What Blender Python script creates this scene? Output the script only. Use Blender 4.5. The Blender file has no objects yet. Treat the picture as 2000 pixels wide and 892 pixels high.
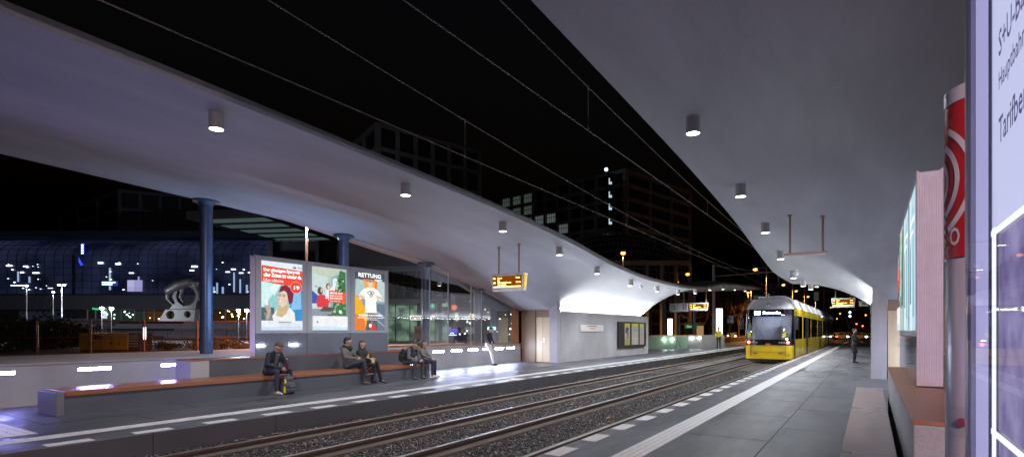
import bpy, bmesh, math, random
import numpy as np
from mathutils import Vector, Matrix
random.seed(7); rng = np.random.default_rng(7)
S = bpy.context.scene; COL = S.collection
R = math.radians
# ------------------------------------------------------------------ camera numbers
F, CX, HY, EYE = 1085.0, 1000.0, 644.0, 1.5
TH = math.atan(700.0 / F); ST, CT = math.sin(TH), math.cos(TH)
def bg(px, py, d):            # a point at a distance d in front of the viewing position
    r = (px - CX) * d / F
    return Vector((-ST * d + CT * r, CT * d + ST * r, EYE + (HY - py) * d / F))
def on_x(px, py, X):
    xp = px - CX; dx = -F * ST + CT * xp; t = X / dx
    return Vector((X, t * (F * CT + ST * xp), EYE + (HY - py) * t))
# ------------------------------------------------------------------ materials
MATS = {}
def nodes_of(name):
    m = bpy.data.materials.new(name); m.use_nodes = True
    nt = m.node_tree; nt.nodes.clear()
    out = nt.nodes.new('ShaderNodeOutputMaterial')
    return m, nt, out
def N(nt, t, **kw):
    n = nt.nodes.new(t)
    for k, v in kw.items(): setattr(n, k, v)
    return n
def surf(name, col, rough=.6, metal=0., var=.15, scale=6., bump=0., bscale=40., stretch=(1, 1, 1), col2=None, spec=.5, coat=0., rvar=.12):
    if name in MATS: return MATS[name]
    m, nt, out = nodes_of(name); L = nt.links.new
    b = N(nt, 'ShaderNodeBsdfPrincipled'); L(b.outputs[0], out.inputs[0])
    tc = N(nt, 'ShaderNodeTexCoord'); mp = N(nt, 'ShaderNodeMapping'); mp.inputs['Scale'].default_value = stretch
    L(tc.outputs['Object'], mp.inputs[0])
    no = N(nt, 'ShaderNodeTexNoise'); no.inputs['Scale'].default_value = scale; no.inputs['Detail'].default_value = 6; no.inputs['Roughness'].default_value = .65
    L(mp.outputs[0], no.inputs['Vector'])
    rp = N(nt, 'ShaderNodeValToRGB'); rp.color_ramp.elements[0].position = .3; rp.color_ramp.elements[1].position = .7
    c = np.array(col); c2 = np.array(col2) if col2 else np.clip(c * (1 + var), 0, 1); c1 = c * (1 - var) if not col2 else c
    rp.color_ramp.elements[0].color = (*c1, 1); rp.color_ramp.elements[1].color = (*c2, 1)
    L(no.outputs[0], rp.inputs[0]); L(rp.outputs[0], b.inputs['Base Color'])
    mr = N(nt, 'ShaderNodeMapRange'); mr.inputs[3].default_value = max(.02, rough - rvar); mr.inputs[4].default_value = min(1, rough + rvar)
    L(no.outputs[0], mr.inputs[0]); L(mr.outputs[0], b.inputs['Roughness'])
    b.inputs['Metallic'].default_value = metal; b.inputs['Specular IOR Level'].default_value = spec
    b.inputs['Coat Weight'].default_value = coat
    if bump:
        n2 = N(nt, 'ShaderNodeTexNoise'); n2.inputs['Scale'].default_value = bscale; n2.inputs['Detail'].default_value = 5
        L(mp.outputs[0], n2.inputs['Vector'])
        bp = N(nt, 'ShaderNodeBump'); bp.inputs['Strength'].default_value = bump; bp.inputs['Distance'].default_value = .02
        L(n2.outputs[0], bp.inputs['Height']); L(bp.outputs[0], b.inputs['Normal'])
    MATS[name] = m; return m
def glow(name, col, s):
    if name in MATS: return MATS[name]
    m, nt, out = nodes_of(name); e = N(nt, 'ShaderNodeEmission')
    e.inputs[0].default_value = (*col, 1); e.inputs[1].default_value = s
    nt.links.new(e.outputs[0], out.inputs[0]); MATS[name] = m; return m
def glass(name, tint, gloss=.12, rough=.02, fres=1.):
    if name in MATS: return MATS[name]
    m, nt, out = nodes_of(name); L = nt.links.new
    t = N(nt, 'ShaderNodeBsdfTransparent'); t.inputs[0].default_value = (*tint, 1)
    g = N(nt, 'ShaderNodeBsdfGlossy'); g.inputs['Roughness'].default_value = rough
    fr0 = N(nt, 'ShaderNodeFresnel'); fr0.inputs[0].default_value = 1.5; fr = N(nt, 'ShaderNodeMath', operation='MULTIPLY'); fr.inputs[1].default_value = fres; L(fr0.outputs[0], fr.inputs[0])
    ad = N(nt, 'ShaderNodeMath', operation='ADD', use_clamp=True); ad.inputs[1].default_value = gloss
    L(fr.outputs[0], ad.inputs[0])
    mx = N(nt, 'ShaderNodeMixShader'); L(ad.outputs[0], mx.inputs[0]); L(t.outputs[0], mx.inputs[1]); L(g.outputs[0], mx.inputs[2])
    L(mx.outputs[0], out.inputs[0]); MATS[name] = m; return m
def printed(name, s):         # a back-lit print: the colours are those of the printed sheet
    if name in MATS: return MATS[name]
    m, nt, out = nodes_of(name); L = nt.links.new
    a = N(nt, 'ShaderNodeVertexColor', layer_name='Col')
    tc = N(nt, 'ShaderNodeTexCoord'); no = N(nt, 'ShaderNodeTexNoise'); no.inputs['Scale'].default_value = 9; no.inputs['Detail'].default_value = 5
    L(tc.outputs['Object'], no.inputs['Vector'])
    mr = N(nt, 'ShaderNodeMapRange'); mr.inputs[3].default_value = .8 * s; mr.inputs[4].default_value = 1.2 * s; L(no.outputs[0], mr.inputs[0])
    e = N(nt, 'ShaderNodeEmission'); L(a.outputs[0], e.inputs[0]); L(mr.outputs[0], e.inputs[1]); L(e.outputs[0], out.inputs[0])
    MATS[name] = m; return m
# concrete with board streaks and cloudy patches
def concrete(name, col, rough=.75, joints=None, var=.13, mottle=2.2, streak=(.35, 1, 1)):
    if name in MATS: return MATS[name]
    m, nt, out = nodes_of(name); L = nt.links.new
    b = N(nt, 'ShaderNodeBsdfPrincipled'); L(b.outputs[0], out.inputs[0])
    tc = N(nt, 'ShaderNodeTexCoord'); mp = N(nt, 'ShaderNodeMapping'); mp.inputs['Scale'].default_value = streak
    L(tc.outputs['Object'], mp.inputs[0])
    n1 = N(nt, 'ShaderNodeTexNoise'); n1.inputs['Scale'].default_value = mottle; n1.inputs['Detail'].default_value = 8; n1.inputs['Roughness'].default_value = .6
    n2 = N(nt, 'ShaderNodeTexNoise'); n2.inputs['Scale'].default_value = 60; n2.inputs['Detail'].default_value = 4
    L(mp.outputs[0], n1.inputs['Vector']); L(tc.outputs['Object'], n2.inputs['Vector'])
    ad = N(nt, 'ShaderNodeMix', data_type='FLOAT'); ad.inputs[0].default_value = .35; L(n1.outputs[0], ad.inputs[2]); L(n2.outputs[0], ad.inputs[3])
    rp = N(nt, 'ShaderNodeValToRGB'); rp.color_ramp.elements[0].position = .32; rp.color_ramp.elements[1].position = .68
    c = np.array(col); rp.color_ramp.elements[0].color = (*(c * (1 - var)), 1); rp.color_ramp.elements[1].color = (*(c * (1 + var)), 1)
    L(ad.outputs[0], rp.inputs[0]); colr = rp.outputs[0]
    bp = N(nt, 'ShaderNodeBump'); bp.inputs['Strength'].default_value = .25; bp.inputs['Distance'].default_value = .01
    L(n2.outputs[0], bp.inputs['Height']); 
    if joints:
        w, h, off, mort = joints
        m2 = N(nt, 'ShaderNodeMapping'); m2.inputs['Rotation'].default_value = (0, 0, R(90)); m2.inputs['Location'].default_value = off
        L(tc.outputs['Object'], m2.inputs[0])
        br = N(nt, 'ShaderNodeTexBrick'); br.offset = .5; br.inputs['Scale'].default_value = 1; br.inputs['Brick Width'].default_value = w; br.inputs['Row Height'].default_value = h
        br.inputs['Mortar Size'].default_value = mort; br.inputs['Mortar Smooth'].default_value = .1
        br.inputs['Color1'].default_value = (.74, .74, .75, 1); br.inputs['Color2'].default_value = (1.14, 1.14, 1.14, 1); br.inputs['Mortar'].default_value = (.12, .12, .12, 1)
        L(m2.outputs[0], br.inputs['Vector'])
        mu = N(nt, 'ShaderNodeMix', data_type='RGBA', blend_type='MULTIPLY'); mu.inputs[0].default_value = 1
        L(colr, mu.inputs[6]); L(br.outputs[0], mu.inputs[7]); colr = mu.outputs[2]
    L(colr, b.inputs['Base Color']); L(bp.outputs[0], b.inputs['Normal'])
    mr = N(nt, 'ShaderNodeMapRange'); mr.inputs[1].default_value = .35; mr.inputs[2].default_value = .65
    mr.inputs[3].default_value = max(.05, rough - .2); mr.inputs[4].default_value = min(1, rough + .1)
    L(n1.outputs[0], mr.inputs[0]); L(mr.outputs[0], b.inputs['Roughness'])
    MATS[name] = m; return m
shell_c = concrete('shell_concrete', (.42, .42, .43), .8, var=.28, mottle=1.0, streak=(1, .2, 1))
wall_c = concrete('wall_concrete', (.36, .352, .362), .7, var=.28, mottle=1.3, streak=(1, .6, .5))
cope_c = concrete('coping_concrete', (.36, .33, .30), .8)
pave_c = concrete('paving', (.076, .079, .09), .5, joints=(2.4, 2.2, (-.35, -1.155, 0), 0.), var=.32, mottle=1.6, streak=(1, .25, 1))
kerb_c = concrete('kerb_stone', (.085, .085, .09), .6)
dark_c = concrete('bench_concrete', (.085, .09, .105), .6)
beam_c = concrete('rail_beam', (.095, .07, .055), .85)
asphalt = concrete('asphalt', (.05, .05, .05), .7)
paint = surf('white_paint', (.58, .57, .55), .6, var=.14, scale=14, bump=.1)
wood = surf('oiled_wood', (.30, .115, .055), .38, var=.2, scale=3, stretch=(6, .8, 6))
steel_blue = surf('blue_painted_steel', (.08, .10, .155), .3, .3, var=.06)
alu = surf('aluminium', (.55, .54, .53), .38, .8, var=.08)
galv = surf('galvanised_steel', (.42, .42, .42), .45, .7, var=.15)
pgrey = surf('panel_grey', (.36, .38, .43), .35, 0, var=.02)
pgloss = surf('grey_glass', (.15, .17, .21), .05, 0, var=.05, rvar=.01)
black = surf('black_plastic', (.02, .02, .022), .4, var=.1)
railm = surf('rail_steel', (.42, .39, .37), .34, .85, var=.12, scale=12, stretch=(1, .2, 1))
rust = surf('rusty_rail', (.075, .05, .035), .8, .1, var=.3, scale=20)
yellow = surf('tram_yellow', (.84, .60, .015), .3, var=.10, scale=1.5, coat=.4)
tgrey = surf('tram_grey', (.60, .60, .62), .4, var=.06)
white = surf('white_enamel', (.75, .75, .75), .4, var=.04)
cream = surf('cream_door', (.66, .55, .34), .45, var=.05)
taupe = surf('taupe_panel', (.30, .215, .14), .5, var=.06)
ribbed = surf('ribbed_aluminium', (.72, .67, .73), .45, .1, var=.06)
darkmetal = surf('dark_bronze_metal', (.10, .10, .11), .4, .6, var=.25)
bdark = surf('dark_facade', (.045, .043, .045), .6, var=.2, scale=.4)
bwin = surf('dark_window', (.012, .014, .018), .12, var=.3, scale=.3)
leafm = surf('dark_leaves', (.03, .045, .02), .7, var=.4)
bark = surf('bark', (.09, .06, .045), .9, var=.25)
clear = glass('clear_glass', (.95, .97, .97), .015, .02, .35)
tglass = glass('tram_glass', (.5, .52, .55), .16)
led = glow('wall_led', (.62, .70, 1.0), 290.)
lens = glow('downlight_lens', (.95, .98, 1.0), 22.)
led_v = glow('wall_led_violet', (.30, .29, 1.0), 190.)
cove = glow('cove_led', (.86, .91, 1.0), 240.)
cove_r = glow('cove_led_far', (.86, .91, 1.0), 95.)
amber = glow('amber_text', (1., .50, .10), 9.)
amber_dim = glow('amber_ground', (.42, .10, .01), .55)
amber_line = glow('amber_line', (1., .62, .25), 4.)
sodium = glow('sodium_lamp', (1., .36, .07), 3.6)
wlamp = glow('white_lamp', (.92, .96, 1.), 60.)
wsign = glow('white_lightbox', (1., .95, .88), 3.0)
redl = glow('red_tail_lamp', (1., .06, .05), 14.)
# ------------------------------------------------------------------ mesh building
class MB:
    def __init__(s): s.v = []; s.f = []; s.m = []; s.c = []
    def add(s, vs, fs, mi=0, col=None):
        o = len(s.v); s.v += [tuple(v) for v in vs]
        for f in fs: s.f.append([i + o for i in f]); s.m.append(mi); s.c.append(col)
        return s
    def box(s, x0, x1, y0, y1, z0, z1, mi=0, M=None):
        vs = [Vector((x, y, z)) for z in (z0, z1) for y in (y0, y1) for x in (x0, x1)]
        if M: vs = [M @ v for v in vs]
        return s.add(vs, [(0, 2, 3, 1), (4, 5, 7, 6), (0, 1, 5, 4), (2, 6, 7, 3), (0, 4, 6, 2), (1, 3, 7, 5)], mi)
    def tube(s, p, q, r0, r1=None, n=16, mi=0, caps=True):
        p, q = Vector(p), Vector(q); r1 = r0 if r1 is None else r1
        d = (q - p).normalized(); a = d.orthogonal().normalized(); b = d.cross(a)
        vs = [c + (a * math.cos(t) + b * math.sin(t)) * r for c, r in ((p, r0), (q, r1)) for t in [2 * math.pi * k / n for k in range(n)]]
        fs = [(k, (k + 1) % n, n + (k + 1) % n, n + k) for k in range(n)]
        if caps: fs += [tuple(range(n - 1, -1, -1)), tuple(range(n, 2 * n))]
        return s.add(vs, fs, mi)
    def path(s, pts, r, n=6, mi=0):
        for a, b in zip(pts, pts[1:]): s.tube(a, b, r, n=n, mi=mi)
        return s
    def prism(s, pts, vec, mi=0):      # planar polygon (3-D points) pushed along vec
        n = len(pts); vec = Vector(vec)
        vs = [Vector(p) for p in pts] + [Vector(p) + vec for p in pts]
        return s.add(vs, [tuple(range(n))[::-1], tuple(range(n, 2 * n))] + [(k, (k + 1) % n, n + (k + 1) % n, n + k) for k in range(n)], mi)
    def ball(s, c, r, n=10, mi=0, M=None):
        c = Vector(c); r = Vector(r) if hasattr(r, '__len__') else Vector((r, r, r)); vs = []; m = n * 2
        for i in range(1, n):
            ph = math.pi * i / n
            for k in range(m):
                t = 2 * math.pi * k / m
                v = Vector((r.x * math.sin(ph) * math.cos(t), r.y * math.sin(ph) * math.sin(t), r.z * math.cos(ph)))
                vs.append(c + (M @ v if M else v))
        e = Vector((0, 0, r.z)); e = M @ e if M else e
        vs += [c + e, c - e]; T = len(vs) - 2
        fs = [(i * m + k, (i + 1) * m + k, (i + 1) * m + (k + 1) % m, i * m + (k + 1) % m) for i in range(n - 2) for k in range(m)]
        fs += [(T, k, (k + 1) % m) for k in range(m)] + [(T + 1, (n - 2) * m + (k + 1) % m, (n - 2) * m + k) for k in range(m)]
        return s.add(vs, fs, mi)
    def build(s, name, mats, parent=None, smooth=False, bevel=0., loc=None):
        me = bpy.data.meshes.new(name); me.from_pydata(s.v, [], s.f)
        for m in (mats if isinstance(mats, (list, tuple)) else [mats]): me.materials.append(m)
        me.polygons.foreach_set('material_index', s.m)
        if any(c is not None for c in s.c):
            at = me.color_attributes.new('Col', 'FLOAT_COLOR', 'CORNER'); buf = []
            for p, c in zip(me.polygons, s.c): buf += list((*(c or (1, 1, 1)), 1)) * p.loop_total
            at.data.foreach_set('color', buf)
        me.update()
        o = bpy.data.objects.new(name, me); COL.objects.link(o)
        if smooth:
            me.polygons.foreach_set('use_smooth', [True] * len(me.polygons)); me.set_sharp_from_angle(angle=R(40))
        if parent: o.parent = parent
        if loc is not None: o.location = loc
        if bevel:
            b = o.modifiers.new('bevel', 'BEVEL'); b.width = bevel; b.segments = 2; b.limit_method = 'ANGLE'
        return o
def tag(o, label, cat, group=None, kind=None):
    o['label'] = label; o['category'] = cat
    if group: o['group'] = group
    if kind: o['kind'] = kind
    return o
def thing(name, label, cat, loc=(0, 0, 0), rz=0, group=None):
    o = bpy.data.objects.new(name, None); COL.objects.link(o); o.location = loc; o.rotation_euler.z = rz
    return tag(o, label, cat, group)
def structure(o): o['kind'] = 'structure'; return o
def copy_tree(o, parent=None):
    c = o.copy(); COL.objects.link(c); c.parent = parent
    for ch in list(o.children): copy_tree(ch, c)
    return c
ORD = ['first', 'second', 'third', 'fourth', 'fifth', 'sixth', 'seventh', 'eighth', 'ninth', 'tenth', 'eleventh', 'twelfth', 'thirteenth', 'fourteenth']
def letters(txt, o, ux, uy, w, h, mat, parent, name='lettering', bold=.0, depth=.002, align=0):
    """writing laid on the plane o + ux*.. + uy*.., fitted in w x h metres"""
    cu = bpy.data.curves.new('t', 'FONT'); cu.body = txt; cu.offset = bold; cu.resolution_u = 2
    ob = bpy.data.objects.new('t', cu); me = bpy.data.meshes.new_from_object(ob)
    v = np.array([x.co[:] for x in me.vertices]); fs = [tuple(p.vertices) for p in me.polygons]
    bpy.data.objects.remove(ob); bpy.data.curves.remove(cu); bpy.data.meshes.remove(me)
    lo, hi = v.min(0), v.max(0); k = (w / (hi[0] - lo[0])) if w else 1e9; kh = h / (hi[1] - lo[1]) if h else k
    if not w: k = kh
    ux, uy, o = Vector(ux).normalized(), Vector(uy).normalized(), Vector(o); n = ux.cross(uy)
    mb = MB(); mb.add([o + ux * ((x - lo[0]) * k) + uy * ((y - lo[1]) * kh) + n * depth for x, y, z in v], fs)
    return mb.build(name, mat, parent)
def art(name, o, ux, uy, w, h, layers, mat, parent, step=.0004):
    mb = MB(); ux, uy, o = Vector(ux).normalized(), Vector(uy).normalized(), Vector(o); n = ux.cross(uy)
    for i, (pts, col) in enumerate(layers):
        vs = [o + ux * (x * w) + uy * (y * h) + n * (step * (i + 1)) for x, y in pts]
        mb.add(vs, [tuple(range(len(vs)))], 0, col)
    return mb.build(name, mat, parent)
def rect(a, b, c, d): return [(a, b), (c, b), (c, d), (a, d)]
def ell(cx, cy, rx, ry, n=20, a0=0, a1=360): return [(cx + rx * math.cos(R(a0 + (a1 - a0) * k / n)), cy + ry * math.sin(R(a0 + (a1 - a0) * k / n))) for k in range(n + (a1 - a0 < 360))]
def spot(loc, power, col, size=150, blend=.8, radius=.08, parent=None, rot=(0, 0, 0)):
    l = bpy.data.lights.new('lamp', 'SPOT'); l.energy = power; l.color = col; l.spot_size = R(size); l.spot_blend = blend; l.shadow_soft_size = radius
    o = bpy.data.objects.new('lamp_beam', l); COL.objects.link(o); o.location = loc; o.rotation_euler = rot
    if parent: o.parent = parent
    return o
def point(loc, power, col, radius=.15, parent=None):
    l = bpy.data.lights.new('lamp', 'POINT'); l.energy = power; l.color = col; l.shadow_soft_size = radius
    o = bpy.data.objects.new('lamp_glow', l); COL.objects.link(o); o.location = loc
    if parent: o.parent = parent
    return o
# ================================================================== GROUND
b = MB(); b.box(-900, 900, -60, 1600, -1.0, -.42); structure(b.build('ground', asphalt))
YN, YF = -8, 66
b = MB(); b.box(-14.6, -8.98, YN, YF, -.41, 0); structure(b.build('platform', pave_c))
b = MB(); b.box(-3.22, 2.6, YN, YF + 30, -.41, 0); structure(b.build('platform', pave_c))
for x0, x1, yf in ((-8.98, -8.84, YF), (-3.36, -3.22, YF + 30)):
    b = MB(); y = YN
    while y < yf: b.box(x0, x1, y + .004, y + 1.996, -.41, .0); y += 2
    structure(b.build('kerb', kerb_c, bevel=.012))
b = MB()
for x0, x1, dx0, dx1, yf in ((-9.83, -9.51, -9.10, -8.89, YF), (-2.59, -2.27, -3.32, -3.11, YF + 30)):
    y = YN
    while y < yf:
        for k in range(4):
            w = (x1 - x0) / 4; b.box(x0 + k * w + .012, x0 + (k + 1) * w - .012, y + .004, y + .596, .001, .005, 0)
        b.box(x0, x1, y, y + .6, .0005, .003, 1); y += .6
    y = -7.53
    while y < yf: b.box(dx0, dx1, y + .0, y + .52, .0005, .004, 0); y += 1.03
structure(b.build('platform_marking', [paint, surf('grey_paint', (.42, .41, .40), .6)]))
b = MB(); b.box(-12.6, -10.15, 2.35, 3.05, .0005, .005)
for i in range(17):
    for j in range(5): b.tube((-12.5 + i * .145, 2.44 + j * .13, .004), (-12.5 + i * .145, 2.44 + j * .13, .009), .022, n=6)
structure(b.build('tactile_paving', paint))
b = MB()
for xj, xa, xb, yf in ((-1.155, -2.2, 1.75, YF + 30), (-11.05, -13.95, -9.9, YF)):
    b.box(xj - .009, xj + .009, YN, yf, .0004, .0016)
    y = 1.0
    while y < 40:
        b.box(xa, xj - .0095, y, y + .014, .0004, .0016); b.box(xj + .0095, xb, y + 1.2, y + 1.214, .0004, .0016); y += 2.4
structure(b.build('paving_joint', surf('joint_dark', (.012, .012, .012), .9)))
# ballast
b = MB(); b.box(-8.84, -3.36, YN, 140, -.41, -.345)
def gravel_mat():
    m, nt, out = nodes_of('gravel'); L = nt.links.new
    bs = N(nt, 'ShaderNodeBsdfPrincipled'); L(bs.outputs[0], out.inputs[0]); tc = N(nt, 'ShaderNodeTexCoord')
    vo = N(nt, 'ShaderNodeTexVoronoi'); vo.inputs['Scale'].default_value = 19; L(tc.outputs['Object'], vo.inputs['Vector'])
    rp = N(nt, 'ShaderNodeValToRGB'); rp.color_ramp.elements[0].color = (.03, .028, .028, 1); rp.color_ramp.elements[1].color = (.07, .063, .056, 1)
    sp = N(nt, 'ShaderNodeSeparateColor'); L(vo.outputs['Color'], sp.inputs[0]); L(sp.outputs[0], rp.inputs[0]); L(rp.outputs[0], bs.inputs['Base Color'])
    bp = N(nt, 'ShaderNodeBump'); bp.inputs['Strength'].default_value = 1; bp.inputs['Distance'].default_value = .03; bp.invert = True
    L(vo.outputs['Distance'], bp.inputs['Height']); L(bp.outputs[0], bs.inputs['Normal']); bs.inputs['Roughness'].default_value = .6
    return m
gm = gravel_mat(); structure(b.build('track_bed', gm))
def stones():
    n = 78000
    Y = 2.6 + (rng.random(n) ** 1.5) * 24; X = rng.uniform(-8.82, -3.38, n)
    keep = np.ones(n, bool)
    for rx in (-8.17, -6.73, -5.41, -3.975): keep &= np.abs(X - rx) > .27
    X, Y = X[keep], Y[keep]; n = len(X)
    base = np.array([(1, 0, 0), (-.5, .87, 0), (-.5, -.87, 0), (0, 0, 1), (0, 0, -1), (.3, .6, .6), (-.7, .1, .5)], float)
    oct_ = np.array([(1, 0, 0), (0, 1, 0), (-1, 0, 0), (0, -1, 0), (0, 0, 1), (0, 0, -1)], float)
    fac = np.array([(0, 1, 4), (1, 2, 4), (2, 3, 4), (3, 0, 4), (1, 0, 5), (2, 1, 5), (3, 2, 5), (0, 3, 5)])
    V = oct_[None] * rng.uniform(.55, 1.25, (n, 6, 1)) + rng.normal(0, .18, (n, 6, 3))
    q = rng.normal(size=(n, 4)); q /= np.linalg.norm(q, axis=1)[:, None]; w, x, y, z = q.T
    M = np.stack([1 - 2 * (y * y + z * z), 2 * (x * y - z * w), 2 * (x * z + y * w), 2 * (x * y + z * w), 1 - 2 * (x * x + z * z), 2 * (y * z - x * w), 2 * (x * z - y * w), 2 * (y * z + x * w), 1 - 2 * (x * x + y * y)], 1).reshape(n, 3, 3)
    V = np.einsum('nij,nkj->nki', M, V) * rng.uniform(.012, .027, n)[:, None, None]
    V += np.stack([X, Y, -.345 + rng.uniform(-.005, .03, n)], 1)[:, None]
    Fx = (fac[None] + (np.arange(n) * 6)[:, None, None]).reshape(-1, 3)
    me = bpy.data.meshes.new('gravel'); me.vertices.add(n * 6); me.vertices.foreach_set('co', V.reshape(-1))
    me.loops.add(len(Fx) * 3); me.loops.foreach_set('vertex_index', Fx.reshape(-1).astype(np.int32))
    me.polygons.add(len(Fx)); me.polygons.foreach_set('loop_start', np.arange(0, len(Fx) * 3, 3, dtype=np.int32))
    mi = np.repeat(rng.choice(4, n, p=[.45, .3, .18, .07]), 8).astype(np.int32); me.polygons.foreach_set('material_index', mi)
    for nm, c in (('stone_dark', (.022, .021, .022)), ('stone_brown', (.055, .045, .038)), ('stone_grey', (.10, .095, .09)), ('stone_pale', (.27, .26, .245))): me.materials.append(surf(nm, c, .5, var=.25))
    me.update(calc_edges=True); me.validate()
    o = bpy.data.objects.new('gravel', me); COL.objects.link(o)
    return tag(o, 'dark grey track ballast stones between the rails', 'gravel', kind='stuff')
stones()
b = MB()
for k in range(150):
    X = random.choice([random.uniform(-8.8, -8.45), random.uniform(-8.8, -3.5)]); Y = random.uniform(3, 30); z = -.30 if all(abs(X - r) > .3 for r in (-8.17, -6.73, -5.41, -3.975)) else -.285
    a0 = random.uniform(0, 6.28); s = random.uniform(.035, .085); tl = random.uniform(-.5, .5); vs = [(X, Y, z + .02)]
    for i in range(10):
        rr = s * (1 if i % 2 == 0 else .5) * random.uniform(.8, 1.1); a = a0 + i * .628
        vs.append((X + rr * math.cos(a), Y + rr * math.sin(a), z + .012 + abs(tl) * rr * math.sin(a + 1) + random.uniform(0, .01)))
    b.add(vs, [(0, i + 1, (i + 1) % 10 + 1) for i in range(10)], k % 2)
tag(b.build('fallen_leaves', [surf('leaf_orange', (.42, .17, .03), .7, var=.25), surf('leaf_brown', (.16, .075, .03), .8, var=.25)]), 'orange and brown maple leaves scattered over the track ballast', 'leaves', kind='stuff')
# rails
for x, lb in ((-8.17, 'steel tram rail nearest to the left platform kerb'), (-6.73, 'inner steel rail of the left track'), (-5.41, 'inner steel rail of the track the yellow tram stands on'), (-3.975, 'steel tram rail hidden close under the right platform edge')):
    t = thing('tram_rail', lb, 'rail', (x, 0, -.42), group='tram rails')
    prof = [(-.055, .02), (.055, .02), (.02, .06), (.014, .13), (.036, .15), (.036, .185), (-.036, .185), (-.036, .15), (-.014, .13), (-.02, .06)]
    b = MB(); b.prism([(px, YN, pz) for px, pz in prof], (0, 150, 0)); b.m[:] = [0] * len(b.m)
    b.build('rail_profile', rust, t)
    b = MB(); b.box(-.033, .033, YN, 142, .1855, .192); b.build('rail_head', railm, t)
    b = MB(); y = YN
    while y < 140:
        b.box(-.24, -.06, y + .004, y + 3.99, 0, .118); b.box(.06, .24, y + .004, y + 3.99, 0, .118); y += 4
    b.build('concrete_beam', beam_c, t)
# ================================================================== CANOPIES
AC, HL, DEP = 28.7, 29.6, 6.9
A_f = [0, 4, 7.3, 11, 16, 21, 25, 30]; Z_f = [3.84, 3.9, 4.1, 4.52, 4.9, 5.14, 5.3, 5.42]
A_b = [0, 6.2, 8.3, 11.5, 15.6, 20, 24.6, 30]; Z_b = [2.42, 2.46, 3.17, 3.99, 4.72, 5.2, 5.34, 5.42]
def cub(a, A, Z):
    A = np.array(A, float); Z = np.array(Z, float); m = np.gradient(Z, A); m[0] = 0
    i = int(np.clip(np.searchsorted(A, a) - 1, 0, len(A) - 2)); h = A[i + 1] - A[i]; t = (a - A[i]) / h
    return (2*t**3-3*t*t+1)*Z[i] + (t**3-2*t*t+t)*h*m[i] + (-2*t**3+3*t*t)*Z[i+1] + (t**3-t*t)*h*m[i+1]
def sm(t): t = min(1, max(0, t)); return t * t * (3 - 2 * t)
def depth_at(a): return 5.35 + (DEP - 5.35) * sm((a - 5.5) / 10)
def ceil_z(u, Y, uk):
    a = abs(Y - AC); zf = cub(a, A_f, Z_f)
    if uk > 3.3:                     # the right service building reaches 2 m nearer
        zf += .15 * sm((a - 3) / 5)
        if Y < AC: a = max(0, a - 2.1 * (1 - sm((a - 12) / 10)))
    zb = min(cub(a, A_b, Z_b), zf) if a > 6.2 else 2.42
    uc = uk + .42 + (DEP - uk - .42) * sm((a - 6.2) / 6.5)
    q = min(1, max(0, (uc - u) / uc))
    return zb + (zf - zb) * (1 - (1 - q) ** 2.1)
SIDE = {'left': (-8.84, -1, 3.21, 22.5, 34.9), 'right': (-3.36, 1, 3.38, 20.4, 34.9)}
def canopy(side, label):
    xf, sg, uk, k0, k1 = SIDE[side]; t = thing('concrete_canopy', label, 'canopy', group='concrete canopies')
    ny, nu = 150, 44; b = MB(); idx = {}
    for top in (0, 1):
        for j in range(ny + 1):
            Y = AC - HL + 2 * HL * j / ny; a = abs(Y - AC); D = depth_at(a)
            for i in range(nu + 1):
                u = D * i / nu; z = ceil_z(u, Y, uk); e = min(u, D - u)
                if top: z += .13 + .30 * sm(e / 1.6)
                idx[top, j, i] = len(b.v); b.v.append((xf + sg * u, Y, z))
    for j in range(ny):
        for i in range(nu):
            q = [idx[0, j, i], idx[0, j, i + 1], idx[0, j + 1, i + 1], idx[0, j + 1, i]]
            p = [idx[1, j, i], idx[1, j, i + 1], idx[1, j + 1, i + 1], idx[1, j + 1, i]]
            b.f += [q if sg > 0 else q[::-1], p[::-1] if sg > 0 else p]; b.m += [0, 0]; b.c += [None, None]
        for i in (0, nu):
            q = [idx[0, j, i], idx[0, j + 1, i], idx[1, j + 1, i], idx[1, j, i]]
            b.f.append(q if (i == 0) == (sg < 0) else q[::-1]); b.m.append(0); b.c.append(None)
    for j in (0, ny):
        for i in range(nu):
            b.f.append([idx[0, j, i], idx[0, j, i + 1], idx[1, j, i + 1], idx[1, j, i]]); b.m.append(0); b.c.append(None)
    b.build('shell', shell_c, t, smooth=True)
    b = MB(); pts = []
    for j in range(ny + 1):
        Y = AC - HL + 2 * HL * j / ny; pts.append((xf - sg * .012, Y, ceil_z(0, Y, uk)))
    for p, q in zip(pts, pts[1:]):
        vs = [(x, P[1], P[2] + dz) for P in (p, q) for x, dz in ((xf - sg * .03, .07), (xf - sg * .03, .145), (xf + sg * .12, .16), (xf + sg * .12, .14))]
        b.add(vs, [(0, 1, 5, 4), (1, 2, 6, 5), (4, 7, 3, 0)])
    b.build('edge_flashing', alu, t)
    return t
canopy('left', 'sweeping pale concrete canopy over the left platform, carried on blue columns')
canopy('right', 'sweeping pale concrete canopy overhead along the right platform')
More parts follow.
